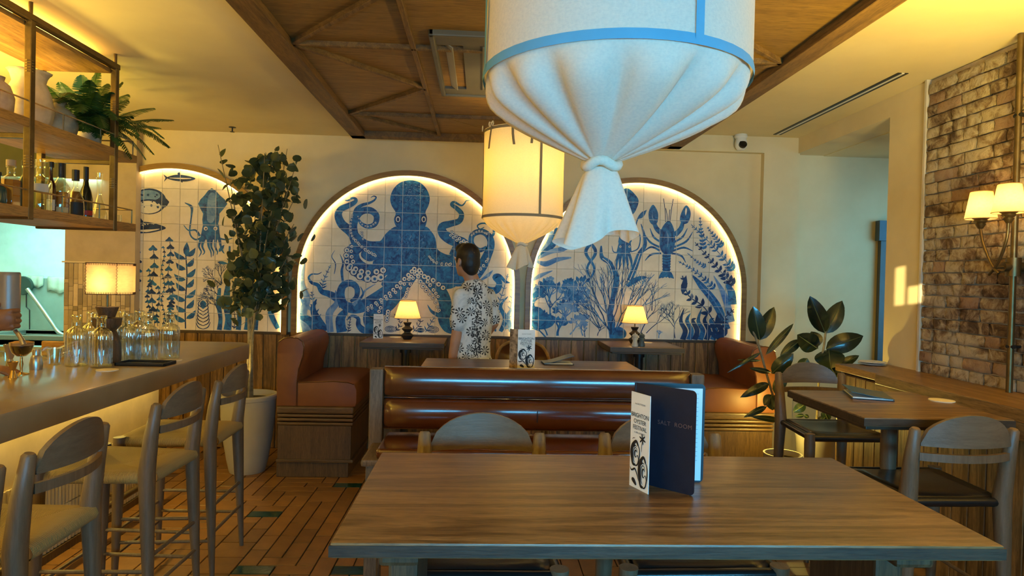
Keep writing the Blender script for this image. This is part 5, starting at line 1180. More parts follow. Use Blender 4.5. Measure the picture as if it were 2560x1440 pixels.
for k, (xa, xb, ya, yb, lb) in enumerate(((66, 106, 692, 716, 'pale cloth draped on the splashback next to the round disc'), (116, 162, 694, 730, 'pale cloth draped on the splashback next to the tiled pillar'))):
    a, b_ = P(xa, ya, Y=7.54), P(xb, yb, Y=7.54); rows = []
    for i in range(9):
        u = i/8; rows.append([Vector((lerp(a.x, b_.x, u), 7.565 if v == 0 else 7.545+.012*math.sin(u*14+k), lerp(a.z+.012, b_.z+.02*math.sin(u*7), v))) for v in (0, .1, .4, .7, 1)])
    tag(B().grid(rows).build('cloth', M_towel, None, smooth=2, solid=.004), lb, 'cloth', 'cloths in the kitchen')
# ================================================================== HANGING SHELF RACK
XA, XBk = -2.2, -2.62
y1, y2 = P(73, 300, X=XA).y, P(285, 370, X=XA).y
ye = P(338, 400, X=XA).y
zTop, zLow = P(77, 37, X=XA).z, P(283, 577, X=XA).z
zMid = P(287, 372, X=XA).z
rack = thing('hanging_shelf_rack', ((XA+XBk)/2, 3.0, zLow), 'brass-framed hanging shelf rack with wooden shelves above the bar', 'shelf')
ystart = 1.6; py_ = [y2, y1, y1-(y2-y1)]
for yy in py_:
    for xx in (XA, XBk): B().box((xx, yy, (zTop+zLow)/2), (.034, .034, zTop-zLow)).build('post', M_brass, rack, bevel=.005)
    for zz in (zLow+.012, zMid-.085, zTop-.012): B().box(((XA+XBk)/2, yy, zz), (XA-XBk, .03, .024)).build('cross_bar', M_brass, rack, bevel=.003)
    B().tube([(XA, yy, zTop), (XA, yy, ZL)], .01, 8).build('hanger', M_brass, rack); B().tube([(XBk, yy, zTop), (XBk, yy, ZL)], .01, 8).build('hanger', M_brass, rack)
    for zz in (zLow+.25, zMid+.22): 
        for k in range(5): B().tube([(XA, yy, zz+k*.013), (XA, yy, zz+k*.013+.007)], .0215, 10).build('collar_ring', M_brass, rack)
B().bx((XA-.02, ystart, zTop-.03), (XA+.02, y2+.02, zTop)).bx((XBk-.02, ystart, zTop-.03), (XBk+.02, y2+.02, zTop)).build('top_rail', M_brass, rack, bevel=.003)
B().bx((XBk, ystart, zTop-.055), (XA-.02, y2, zTop-.03)).build('canopy_board', M_shelfwood, rack)
zm0 = zMid-.045
B().bx((XBk-.02, ystart, zm0), (XA+.012, ye, zMid)).build('shelf_board', M_shelfwood, rack, bevel=.003)
zl1 = zLow+.06
B().bx((XBk-.02, ystart, zLow+.012), (XA+.012, ye, zl1)).build('shelf_board', M_shelfwood, rack, bevel=.003)
for zz in (zMid, zl1):
    B().tube([(XA, ystart, zz+.085), (XA, ye-.03, zz+.085), (XBk, ye-.03, zz+.085)], .0042, 8).build('guard_rail', mat('rail_brass', (.72, .52, .24), .25, metal=.8), rack, smooth=True)
    for yy in (y1-.2, y1+.26, y2-.14, ye-.03): B().tube([(XA, yy, zz), (XA, yy, zz+.085)], .0035, 6).build('rail_pin', M_brass, rack)
    if zz == zMid: B().bx((XBk+.005, ystart, zz+.001), (XBk+.02, y2-.05, zz+.008)).build('light_strip', emit('shelf_led', (1, .66, .22), 4), rack)
light('shelf_light', 'AREA', (XBk+.06, (ystart+y2)/2, zMid+.03), 12, (1, .72, .16), .03, y2-ystart-.1).rotation_euler = (PI, 0, 0)
light('rack_top_glow', 'AREA', ((XA+XBk)/2, (ystart+y2)/2, zTop+.01), 30, (1, .73, .14), .15, y2-ystart-.1).rotation_euler = (PI, 0, 0)
# ---- vases
M_vase = mat('pale_clay', (.66, .56, .40), .8, (.48, .38, .24), 12, bscale=30, bstr=.2)
M_vase2 = mat('mottled_clay', (.56, .46, .31), .85, (.22, .16, .09), 7, bscale=40, bstr=.3)
XVs = -2.42
def base_at(px, Z): v = P(px, 400, X=XVs); return Vector((XVs, v.y, Z))
def vase(px, prof, m, label, f=None, sy=1):
    p = base_at(px, zMid+.001); o = B().lathe(prof, (0, 0, 0), 36, f=f, cap=False).build('vase', m, None, world=False, smooth=2); o.location = p
    return tag(o, label, 'vase', 'clay vases on the upper shelf')
vase(70, [(0, 0), (.07, 0), (.105, .06), (.115, .12), (.10, .20), (.075, .26), (.085, .30), (.10, .315), (.094, .315), (.07, .27)], M_vase, 'large pleated cream clay vase with jagged wide mouth', f=lambda a, j: 1+.025*math.sin(14*a+j*.5)+(.06*math.sin(3*a+1) if j > 6 else 0))
vase(140, [(0, 0), (.06, 0), (.095, .035), (.108, .09), (.095, .145), (.06, .18), (.04, .19), (.038, .20), (.05, .225), (.046, .227), (.032, .20)], M_vase2, 'squat mottled brown clay vase beside the fern')
vase(-14, [(0, 0), (.05, 0), (.075, .05), (.08, .12), (.06, .18), (.035, .2), (.04, .22), (.036, .22)], M_vase2, 'speckled clay vase at the left edge of the upper shelf')
# ---- spirits on the lower shelf
G_clear = glass('clear_glass'); G_green = mat('dark_bottle', (.012, .016, .008), .12, coat=.6); G_teal = mat('teal_bottle', (.02, .07, .06), .15, coat=.5)
M_amber = mat('amber_spirit', (.40, .13, .012), .1, (.30, .085, .006), 3, coat=.6); M_amber2 = mat('dark_amber_spirit', (.26, .10, .02), .1, coat=.6)
M_label = mat('paper_label', (.68, .64, .54), .8); M_lblack = mat('black_label', (.02, .02, .02), .6); M_red = mat('red_band', (.5, .03, .015), .5)
def bottle(px, pyt, r, prof, label, gl, liquid=None, liq=None, cap=None, lab=None, seg=24, sy=1):
    """prof in fractions of radius / height; height from the pixel of the top"""
    p = base_at(px, zl1+.001); H = P(px, pyt, X=XVs).z-p.z
    t = thing('spirit_bottle', p, label, 'bottle', 'spirit bottles on the lower shelf')
    q = [(r*a, H*b) for a, b in prof]; B().lathe(q, (0, 0, 0), seg, cap=False).build('bottle_glass', gl, t, world=False, smooth=True)
    if liq:
        z2 = H*liq; lq = [(max(0, a-.003), max(b, .004)) for a, b in q if b <= z2]; ra = next((a for a, b in q if b > z2), q[-1][0]); lq.append((max(.004, min(lq[-1][0], ra+.01)), z2)); lq.append((0, z2))
        B().lathe([(0, .004)]+lq, (0, 0, 0), seg).build('spirit', liquid, t, world=False, smooth=True)
    if cap: B().lathe([(0, H*cap[0]), (cap[1], H*cap[0]), (cap[1], H*cap[2]), (0, H*cap[2])], (0, 0, 0), 18).build('stopper', cap[3], t, world=False, smooth=True)
    if lab:
        for z0, z1, m, span in lab: B().grid([[Vector(((r+.0015)*math.cos(a), (r+.0015)*math.sin(a), H*z)) for a in [-1.0+span*(k/8-.5) for k in range(9)]] for z in (z0, z1)]).build('paper_label', m, t, world=False, smooth=2)
    return t
STD = [(0, 0), (.95, 0), (1, .02), (1, .5), (.9, .58), (.45, .68), (.36, .72), (.36, .93), (.40, .94), (.40, .98)]
SQ = [(0, 0), (.97, 0), (1, .02), (1, .56), (.92, .63), (.42, .69), (.38, .72), (.38, .84), (.46, .85), (.46, .88)]
RND = [(0, 0), (.8, 0), (.98, .06), (1, .25), (.9, .42), (.55, .56), (.30, .62), (.27, .66), (.27, .92), (.30, .93)]
WIN = [(0, 0), (.97, 0), (1, .02), (1, .42), (.8, .55), (.45, .66), (.36, .74), (.34, .97), (.36, 1)]
bottle(28, 400, .048, SQ, 'square amber spirit bottle at the left of the lower shelf', G_clear, M_amber, .60, (.88, .022, 1, mat('cork', (.5, .36, .2), .8)), seg=8)
bottle(-6, 430, .04, STD, 'dark bottle cut off by the left edge on the lower shelf', G_teal, None, None, (.9, .018, 1, M_black))
bottle(62, 402, .036, STD, 'teal glass bottle behind the rack post on the lower shelf', G_teal, None, None, (.9, .016, 1, M_black))
bottle(101, 400, .056, SQ, 'clear gin bottle with white label and glass stopper', glass('gin_glass', (.86, .95, .90)), None, None, (.88, .024, 1, glass('stopper_glass', (.9, .95, .95))), [(.40, .55, M_label, 1.5)])
bottle(128, 405, .026, STD, 'dark red bottle half hidden behind the clear gin bottle', mat('dark_red_bottle', (.05, .01, .008), .2, coat=.4), None, None, (.9, .014, 1, M_black), [(.1, .3, M_label, 1.6)])
bottle(152, 408, .050, STD, 'amber whisky bottle with tall black stopper and cream label', G_clear, M_amber, .46, (.74, .021, 1, M_black), [(.08, .18, mat('cream_label', (.60, .48, .25), .8), 1.7), (.78, .92, M_label, .01)])
bottle(190, 425, .047, RND, 'round-shouldered amber whisky bottle with dark label', G_clear, M_amber2, .56, (.78, .020, 1, M_black), [(.05, .34, M_lblack, 1.9)])
bottle(216, 418, .037, WIN, 'tall black wine bottle with red label band', G_green, None, None, (.76, .0145, 1.004, M_black), [(.10, .19, M_red, 2.2)])
bottle(250, 433, .05, [(0, 0), (.9, 0), (1, .04), (.95, .2), (.5, .42), (.28, .55), (.26, .62), (.30, .8), (.42, .97), (.44, 1)], 'clear glass decanter with flared neck at the shelf end', G_clear)
tag(B().lathe([(0, 0), (.03, 0), (.034, .05), (.03, .052)], (0, 0, 0), 20).build('glass_tumbler', G_clear, None, world=False, smooth=True), 'tiny clear tumbler in front of the decanter', 'glass').location = base_at(243, zl1+.001)+Vector((.12, .0, 0))
# ================================================================== ON THE BAR
def on_bar(px, py): return P(px, py, Z=BZ)
G_rib = glass('ribbed_glass', (.90, .95, .94), .05, .5)
wb_me = None
def water_bottle(px, py, label):
    p = on_bar(px, py); t = thing('water_bottle', p, label, 'bottle', 'ribbed clear bottles on the bar')
    H, r = .275, .052
    B().lathe([(0, .002), (r*.95, .002), (r, .012), (r, .165), (r*.95, .183), (r*.75, .197), (r*.48, .206), (r*.43, .215), (r*.43, .255), (r*.52, .258), (r*.52, .272), (r*.43, .275)], (0, 0, 0), 64, f=lambda a, j: 1+(.05*math.cos(14*a) if 1 < j < 6 else 0), cap=False).build('bottle_glass', G_rib, t, world=False, smooth=2)
    B().lathe([(0, .006), (r*.88, .006), (r*.90, .15), (0, .15)], (0, 0, 0), 24).build('water', glass('water', (.95, .98, .98), .02, .2), t, world=False, smooth=True)
for px, py, lb in ((190, 914, 'ribbed clear bottle nearest the bar well, beside the stitched lamp'), (252, 917, 'ribbed clear bottle standing in front of the stitched lamp base'), (228, 898, 'ribbed clear bottle half hidden behind the lamp base'), (299, 889, 'ribbed clear bottle, first of the cluster right of the lamp'), (321, 904, 'ribbed clear bottle, second of the cluster right of the lamp'), (347, 888, 'ribbed clear bottle, third of the cluster right of the lamp'), (369, 904, 'ribbed clear bottle, last of the cluster right of the lamp'), (424, 896, 'ribbed clear bottle standing alone near the bar end')):
    water_bottle(px, py, lb)
lp = on_bar(266, 906)
lm = thing('stitched_lamp', lp, 'lit bar lamp with stitched parchment shade and stacked brown wooden base', 'lamp')
M_lampwood = wood('lamp_wood', (.07, .035, .015), (.15, .08, .035), 2, 1, .5)
B().lathe([(0, 0), (.068, 0), (.074, .02), (.072, .10), (.055, .16), (.04, .185), (0, .185)], (0, 0, 0), 28).build('base_body', M_lampwood, lm, world=False, smooth=True)
B().lathe([(0, .175), (.045, .18), (.07, .21), (.075, .25), (0, .25)], (0, 0, 0), 28).build('base_bowl', M_lampwood, lm, world=False, smooth=True)
B().lathe([(0, .25), (.04, .255), (.044, .27), (.055, .30), (.058, .312), (0, .312)], (0, 0, 0), 28).build('base_cup', M_lampwood, lm, world=False, smooth=True)
B().tube([(0, 0, .312), (0, 0, .40)], .006, 8).build('stem', M_brass, lm, world=False)
zs0, zs1 = P(266, 735, Y=lp.y).z-BZ, P(266, 658, Y=lp.y).z-BZ
xl, xr = P(209, 700, Y=lp.y).x-lp.x, P(327, 700, Y=lp.y).x-lp.x
x2 = P(292, 700, Y=lp.y-.07).x-lp.x; x1 = P(214, 700, Y=lp.y-.07).x-lp.x
hexa = [(xl, .02), (x1, -.07), (x2, -.07), (xr, .02), (xr-.02, .09), (xl+.02, .09)]
sd = B().grid([[Vector((a, b, z)) for a, b in hexa] for z in (zs0, zs1)], closed=True).build('lamp_shade', cloth('parchment', (.80, .62, .36), .65, 300, .1, (1, .66, .28)), lm, world=False)
M_thread = mat('brown_thread', (.10, .05, .02), .8)
for z in (zs0, zs1):
    B().tube([(a, b, z) for a, b in hexa], .0025, 6, closed=True).build('binding', M_thread, sd, world=False)
st_ = B()
for i in range(6):
    a, b_ = Vector((*hexa[i], 0)), Vector((*hexa[(i+1) % 6], 0)); m_ = max(3, int((b_-a).length/.009))
    for k in range(m_):
        p = a.lerp(b_, (k+.5)/m_)
        for z, s in ((zs0, 1), (zs1, -1)): st_.box((p.x*1.01, p.y*1.02, z+s*.006), (.0018, .0018, .012))
for a, b_ in (hexa[1], hexa[2]):
    for k in range(20):
        z = lerp(zs0, zs1, (k+.5)/20); st_.box((a, b_-.001, z), (.009, .002, .0022), M_=Matrix.Rotation(.6 if k % 2 else -.6, 3, 'Y'))
tag(st_.build('stitching', M_thread, sd, world=False), kind='stuff')
B().lathe([(0, .0), (.014, .005), (.022, .035), (.012, .06), (0, .065)], (0, 0, .40), 12).build('bulb', M_bulb, lm, world=False, smooth=True)
light('stitched_lamp_bulb', 'POINT', (lp.x, lp.y, BZ+.488), .42, (1, .64, .28), .03)
# tray and coasters
a, b_ = on_bar(296, 913), on_bar(432, 910)
tr = thing('bill_tray', ((a.x+b_.x)/2, (a.y+b_.y)/2, BZ), 'flat black rectangular tray lying on the bar', 'tray')
w_ = (b_-a).length
B().bx((-w_/2, -.07, 0), (w_/2, .07, .006)).build('tray_floor', M_black, tr, world=False, bevel=.002)
for q in ((-w_/2, -.07, w_/2, -.062), (-w_/2, .062, w_/2, .07), (-w_/2, -.07, -w_/2+.008, .07), (w_/2-.008, -.07, w_/2, .07)): B().bx((q[0], q[1], 0), (q[2], q[3], .018)).build('tray_rim', M_black, tr, world=False, bevel=.002)
coaster(on_bar(268, 926), .052, 'round beer mat on the bar in front of the ribbed bottle', z=BZ); coaster(on_bar(432, 901), .05, 'round beer mat just beyond the black tray', z=BZ)
# bartender's tools
M_gold = mat('polished_brass', (.62, .42, .16), .22, metal=.9); M_tin = mat('tin', (.50, .48, .44), .3, metal=.85); M_coffee = mat('coffee', (.018, .007, .003), .2); M_foam = mat('coffee_foam', (.40, .22, .09), .8)
gp = on_bar(53, 936)
cg = thing('cocktail_coupe', gp, 'gold-stemmed coupe of dark coffee cocktail with pale foam', 'cocktail glass')
B().lathe([(0, 0), (.034, .0), (.034, .003), (.006, .012), (.0055, .03), (.009, .05), (.0055, .07), (.006, .085)], (0, 0, 0), 24).build('stem', M_gold, cg, world=False, smooth=True)
B().lathe([(0, .085), (.02, .088), (.04, .108), (.049, .135), (.051, .158)], (0, 0, 0), 28, cap=False).build('bowl', glass('thin_glass', (.97, .98, .98), .05, .02), cg, world=False, smooth=True)
B().lathe([(0, .088), (.019, .091), (.038, .109), (.047, .135), (.0475, .142), (0, .142)], (0, 0, 0), 28).build('coffee', M_coffee, cg, world=False, smooth=True)
B().lathe([(0, .142), (.0478, .142), (.0488, .156), (.03, .162), (0, .165)], (0, 0, 0), 28).build('foam', M_foam, cg, world=False, smooth=True)
def jig(px, py, h, r, m, label, nm='jigger'):
    p = on_bar(px, py); t = thing(nm, p, label, 'jigger', 'bar measures')
    B().lathe([(0, .0), (r*.9, 0), (r*.45, h*.40), (r*.36, h*.46), (0, h*.46)], (0, 0, 0), 22).build('lower_cup', m, t, world=False, smooth=True)
    B().lathe([(r*.36, h*.46), (r*.5, h*.52), (r, h), (r*.94, h), (.0, h*.6)], (0, 0, 0), 22, cap=False).build('upper_cup', m, t, world=False, smooth=True)
jig(25, 928, .135, .03, M_tin, 'tall pewter jigger behind the coffee cocktail'); jig(32, 944, .075, .022, M_gold, 'short brass jigger beside the coffee cocktail foot')
p = on_bar(90, 924); t = thing('tin_shaker', p, 'small tin dredger with domed cap on the bar', 'shaker')
B().lathe([(0, 0), (.028, 0), (.03, .03), (.024, .065), (.019, .075), (0, .075)], (0, 0, 0), 22).build('body', M_tin, t, world=False, smooth=True)
B().lathe([(0, .075), (.0175, .075), (.0175, .10), (.015, .106), (0, .107)], (0, 0, 0), 22).build('cap', M_tin, t, world=False, smooth=True)
# upturned glasses and board in the bar well
for k, (px, py, lb) in enumerate(((112, 908, 'clear glass lying on its side by the tin dredger'), (136, 912, 'clear glass tumbler upturned by the ribbed bottle'), (158, 897, 'clear glass lying against the wooden board'), (12, 922, 'clear glass behind the jigger at the left edge'))):
    p = on_bar(px, py); b = B().lathe([(.0, .002), (.03, .002), (.036, .09), (.034, .09), (.028, .008)], (0, 0, 0), 24, cap=False)
    if k % 2 == 0: b.v = [Matrix.Rotation(-1.25, 3, 'Y') @ v+Vector((.03, 0, .034)) for v in b.v]
    o = b.build('glass_tumbler', G_rib, None, world=False, smooth=True); o.location = p; o.rotation_euler.z = k*.8+2.4; tag(o, lb, 'glass', 'clear tumblers on the bar')
p = on_bar(135, 893)
o = B().bx((-.10, -.012, 0), (.12, .012, .09)).build('serving_board', wood('board_wood', (.22, .11, .03), (.36, .2, .07), 0, 1, .5), None, world=False, bevel=.01, bseg=3, smooth=True); o.location = p+Vector((0, .05, 0)); tag(o, 'brown wooden board standing on edge behind the glasses', 'board')
# ================================================================== PLANTS
def leaf_mesh(name, L, W, cup=.15, n=6, point=.5, bend=.0, fold=0):
    rows = []
    for i in range(n+1):
        t = i/n; w = W/2*max(.02, math.sin(PI*min(1, t**point)))**.75 if 0 < i < n else .0015
        rows.append([Vector((s*w, L*t, -cup*abs(s)**2*w*-1+bend*L*t*t-fold*0)) for s in (-1, -.5, 0, .5, 1)])
    return B().grid(rows).mesh(name, smooth=2)
def leafmat(name, a, b, rough=.4, tr=.25, coat=.1):
    if name in MATS: return MATS[name]
    m, nt, p = _new(name); out = nt.nodes['Material Output']; p.inputs['Roughness'].default_value = rough; p.inputs['Coat Weight'].default_value = coat
    n = N(nt, 'ShaderNodeTexNoise', Scale=9, Detail=3); nt.links.new(coords(nt), n.inputs['Vector']); col = vary(nt, ramp(nt, n.outputs[0], [(.3, a), (.7, b)]), .3); nt.links.new(col, p.inputs['Base Color'])
    t = nt.nodes.new('ShaderNodeBsdfTranslucent'); h = N(nt, 'ShaderNodeHueSaturation'); h.inputs['Value'].default_value = 1.6; nt.links.new(col, h.inputs['Color']); nt.links.new(h.outputs[0], t.inputs[0])
    mx = nt.nodes.new('ShaderNodeMixShader'); mx.inputs[0].default_value = tr; nt.links.new(p.outputs[0], mx.inputs[1]); nt.links.new(t.outputs[0], mx.inputs[2]); nt.links.new(mx.outputs[0], out.inputs[0]); MATS[name] = m; return m
M_euc = leafmat('eucalyptus_leaf', (.035, .055, .024), (.085, .115, .050), .5)
M_rub = leafmat('rubber_leaf', (.008, .018, .010), (.02, .036, .018), .25, .08, .3)
M_fern = leafmat('fern_leaf', (.012, .045, .012), (.035, .11, .022), .45, .25)
M_bark = mat('pale_bark', (.30, .24, .13), .8, (.12, .09, .05), 20, bscale=40, bstr=.4)
M_soil = mat('soil', (.03, .02, .012), .95, bscale=60, bstr=.8)
M_pot = mat('stone_pot', (.46, .41, .32), .6, (.40, .35, .27), 4, bscale=40, bstr=.06)
# tall eucalyptus in a big pot ----------------------------------------------
pp_ = P(620, 1180, Z=0); PX, PY = pp_.x, 5.42
PX = P(620, 1090, Y=PY).x
eu = thing('potted_eucalyptus', (PX, PY, 0), 'tall round-leaved eucalyptus in a big stone-coloured pot at the end of the bar', 'plant')
hp = P(620, 995, Y=PY-.2).z; rp_ = .225
B().lathe([(0, 0), (.135, 0), (.14, .012), (.16, .10), (.19, .28), (.208, .45), (.212, hp-.04), (.226, hp-.036), (.228, hp-.01), (.220, hp), (.200, hp), (.198, hp-.05)], (PX, PY, 0), 48, cap=False).build('pot', M_pot, eu, smooth=True)
B().lathe([(0, hp-.045), (.2, hp-.05)], (PX, PY, 0), 32, cap=False).build('soil', M_soil, eu)
re = random.Random(12); stems = []
tops = [(545, 362), (575, 450), (640, 470), (662, 385), (690, 368), (718, 372), (742, 405), (748, 470), (735, 560), (600, 560), (690, 470), (660, 540), (720, 640), (610, 650)]
euv = [leaf_mesh('leaf', s, s*.92, c, 5, .75) for s, c in ((.088, .3), (.076, -.3), (.096, .2))]
cnt = 0
for k, (tx, ty) in enumerate(tops):
    yy = PY+re.uniform(-.16, .2); tip = P(tx, ty, Y=yy); a0 = re.uniform(0, 6.28); b0 = Vector((PX+.03*math.cos(a0), PY+.03*math.sin(a0), hp-.05))
    if k < 5:
        b0 = Vector((PX+.015+(k-2)*.016, PY-.04+.02*(k % 2), hp-.05))
    midp = P(lerp(640, tx, .35)+re.uniform(-8, 8), lerp(840, ty, .35), Y=lerp(PY, yy, .5)); q1 = P(640+(k-6)*3, 850, Y=PY)
    if k < 4: path = catmull([b0, q1, midp, tip], 10); stems.append(path)
    else:
        ps = stems[k % 4]; b0 = ps[int(len(ps)*(.30+.04*(k % 5)))]; path = catmull([b0, b0.lerp(tip, .5)+Vector((re.uniform(-.05, .05), 0, .03)), tip], 10)
    n_ = len(path); B().tube(path, [lerp(.014 if k < 4 else .006, .0025, i/(n_-1)) for i in range(n_)], 7).build('stem', M_bark, eu, smooth=True)
    z_cut = P(640, 790, Y=PY).z
    seg = [p for p in path if p.z > z_cut]; m_ = 22 if k not in (0,) else 16
    for i in range(m_):
        if cnt >= 297: break
        t = (i+re.random())/m_; p = seg[min(len(seg)-1, int(t*(len(seg)-1)))]
        spread = .135*(1-t)**.7+.02
        off = Vector((re.gauss(0, spread*.62), re.gauss(0, spread*.6), re.gauss(0, .03))) if k else Vector((re.gauss(0, .035), re.gauss(0, .03), re.gauss(0, .02)))
        o = obj('leaf', euv[re.randrange(3)], M_euc, eu); o.location = p+off-Vector((PX, PY, 0)); o.rotation_euler = (re.uniform(.2, 2.6), re.uniform(-.7, .7), re.uniform(0, 6.28)); s_ = re.uniform(.75, 1.15)*(1 if t < .85 else .85); o.scale = (s_, s_, s_); cnt += 1
        if i % 3 == 0 and off.length > .05: B().tube([p, p+off*.95], .0016, 4).build('twig', M_bark, eu)
more = B()
for k in range(430):
    u = re.random(); cxp = 660+re.gauss(0, 26)+(12*math.sin(u*7)); cyp = lerp(400, 780, re.random()**.8); wv_ = 1 if 430 < cyp < 760 else .6
    p = P(cxp+re.gauss(0, 26)*wv_, cyp, Y=PY+re.gauss(.02, .10)); R3 = (Quaternion((0, 0, 1), re.uniform(0, 6.28)) @ Quaternion((1, 0, 0), re.uniform(.2, 2.6))).to_matrix(); L = re.uniform(.065, .09); W = L*.5
    more.add([p+R3 @ Vector(q) for q in ((0, 0, 0), (W*.7, L*.12, .002), (W, L*.42, .005), (W*.85, L*.74, .005), (W*.4, L*.95, .002), (0, L, 0), (-W*.4, L*.95, .002), (-W*.85, L*.74, .005), (-W, L*.42, .005), (-W*.7, L*.12, .002))], [tuple(range(10))])
tag(more.build('foliage', M_euc, eu), kind='stuff')
sl = thing('plant_spotlight', (PX-.06, PY-.13, hp-.05), 'small black spotlight stuck in the eucalyptus pot', 'spotlight')
bl = B().lathe([(0, 0), (.016, 0), (.02, .02), (.02, .075), (.017, .075), (.015, .04), (0, .04)], (0, 0, 0), 14); bl.v = [Matrix.Rotation(-.45, 3, 'X') @ (Matrix.Rotation(.3, 3, 'Y') @ v)+Vector((0, 0, .02)) for v in bl.v]; bl.build('head', M_black, sl, world=False, smooth=True)
B().tube([(0, 0, -.03), (0, 0, .03)], .005, 6).build('spike', M_black, sl, world=False)
light('plant_uplight', 'SPOT', (PX-.035, PY-.17, hp+.06), 7, (1, .74, .2), .015, target=(PX+.03, PY+.10, hp+.55), angle=.9, blend=.6)
# rubber plants by the right booth -------------------------------------------
def rubber(Y, org, k, stem, leaves, label, base, potr=.15, poth=.42):
    c = lambda x, y, dy=0: P(org[0]+x/k, org[1]+y/k, Y=Y+dy)
    b0 = c(*base); t = thing('rubber_plant', (b0.x, Y, 0), label, 'plant', 'rubber plants beside the right booth')
    B().lathe([(0, 0), (potr*.75, 0), (potr*.8, .02), (potr, poth-.02), (potr*1.03, poth), (potr*.93, poth), (potr*.9, poth-.04)], (b0.x, Y, 0), 32, cap=False).build('pot', M_pot, t, smooth=True)
    B().lathe([(0, poth-.04), (potr*.9, poth-.045)], (b0.x, Y, 0), 24, cap=False).build('soil', M_soil, t)
    path = [Vector((b0.x, Y, poth-.05))]+[c(*s) for s in stem]; B().tube(catmull(path, 6), .009, 8).build('stem', M_bark, t, smooth=True)
    for i, (a, b, w, dy, bend) in enumerate(leaves):
        p, q = c(*a), c(*b, dy); d = q-p; L = d.length; wd = w/k*Y/F; vw = (Vector((0, 0, EYE))-p).normalized(); sd_ = d.cross(vw).normalized(); up = sd_.cross(d).normalized(); n = 9; rows = []
        for j in range(n+1):
            u = j/n; h = wd/2*(math.sin(PI*u**.85)**.7) if 0 < j < n else .001
            cpt = p+d*u+up*(bend*L*math.sin(PI*u))
            rows.append([cpt+sd_*h*s+up*(-.22*h*abs(s)) for s in (-1, -.5, 0, .5, 1)])
        lf = B().grid(rows).build('leaf', M_rub, t, smooth=2)
        B().tube([p+d*(j/6)*.97+up*(bend*L*math.sin(PI*j/6)+.002) for j in range(7)], [.0035]*5+[.002, .001], 5).build('midrib', mat('midrib', (.10, .12, .04), .5), lf, smooth=True)
    return t
K = 3.2723
rubber(5.1, (1800, 720), K, [(800, 900), (818, 650), (850, 480), (866, 335)], [
    ((860, 370), (735, 66), 150, -.05, .08), ((866, 372), (1000, 104), 150, .03, .05), ((850, 330), (1020, 160), 90, .12, 0), ((866, 500), (1172, 392), 165, -.06, .10), ((800, 495), (632, 382), 170, -.10, .12), ((815, 470), (745, 356), 110, .06, .05), ((660, 425), (492, 555), 85, -.04, .08), ((890, 500), (905, 660), 230, -.12, .12), ((960, 640), (1138, 552), 75, -.03, .06), ((715, 575), (640, 690), 95, .02, .06), ((560, 690), (712, 705), 66, -.02, .05), ((780, 620), (700, 720), 150, -.05, .1), ((900, 640), (960, 730), 140, -.05, .1),
    ((700, 950), (600, 1015), 80, .0, .1), ((720, 955), (790, 900), 70, 0, .05), ((690, 1040), (612, 1050), 36, .0, .1), ((690, 1040), (728, 1060), 36, .0, .1), ((860, 1060), (800, 1110), 70, 0, .1), ((850, 1000), (890, 1090), 80, 0, .1)],
    'dark-leaved rubber plant in the corner against the blue-lit alcove wall', (790, 1100))
rubber(4.62, (1800, 720), K, [(505, 1090), (430, 870), (378, 690), (322, 490), (255, 310)], [
    ((325, 425), (272, 150), 140, -.04, .08), ((330, 425), (442, 155), 125, .05, .05), ((375, 545), (600, 292), 62, .08, .08), ((330, 530), (62, 692), 34, -.1, .22), ((330, 595), (140, 588), 26, -.05, .06), ((425, 700), (600, 535), 125, -.05, .08), ((415, 690), (242, 655), 46, -.08, .05), ((445, 860), (545, 690), 100, .0, .06), ((400, 780), (165, 895), 80, -.08, .15), ((430, 875), (360, 960), 90, -.05, .1), ((430, 880), (500, 960), 90, -.05, .1), ((420, 880), (430, 1000), 110, -.08, .1), ((380, 970), (195, 1058), 52, -.06, .12), ((500, 1085), (250, 1050), 50, -.06, .10), ((510, 1090), (440, 980), 22, 0, .1)],
    'leggy rubber plant leaning left in front of the right booth', (520, 1130), .13, .40)
light('corner_uplight', 'POINT', (2.3, 4.92, .62), 13, (1, .76, .16), .02)
s2 = thing('plant_spotlight', (2.3, 4.92, .0), 'black spike spotlight under the rubber plant in the corner', 'spotlight')
B().tube([(0, 0, 0), (0, 0, .46)], .008, 8).build('spike', M_black, s2, world=False); B().lathe([(0, .46), (.02, .46), (.028, .52), (.024, .52), (0, .48)], (0, 0, 0), 14).build('head', M_black, s2, world=False, smooth=True)
# fern on the upper shelf ---------------------------------------------------
fb = base_at(216, zMid+.001)
fe = thing('potted_fern', fb, 'bushy green fern spilling over the end of the upper shelf', 'plant')
B().lathe([(0, 0), (.055, 0), (.075, .04), (.08, .10), (.074, .10), (.07, .08)], (0, 0, 0), 24, cap=False).build('pot', M_vase, fe, world=False, smooth=True); B().lathe([(0, .08), (.07, .08)], (0, 0, 0), 20, cap=False).build('soil', M_soil, fe, world=False)
rf = random.Random(31)
targets = [(432, 300, -2.2), (425, 368, -2.1), (365, 398, -2.15), (330, 398, -2.15), (300, 365, -2.15), (245, 345, -2.2), (110, 210, -2.4), (140, 255, -2.3), (205, 188, -2.4), (245, 175, -2.4), (270, 185, -2.5), (320, 215, -2.5), (318, 250, -2.4), (400, 320, -2.3), (385, 270, -2.4), (180, 225, -2.5), (290, 300, -2.15), (215, 330, -2.2), (350, 340, -2.05), (160, 240, -2.2), (225, 200, -2.25), (280, 230, -2.2), (330, 290, -2.1), (260, 320, -2.1), (200, 280, -2.15), (305, 205, -2.3), (410, 345, -2.0), (385, 385, -2.05), (240, 230, -2.15), (150, 205, -2.45)]
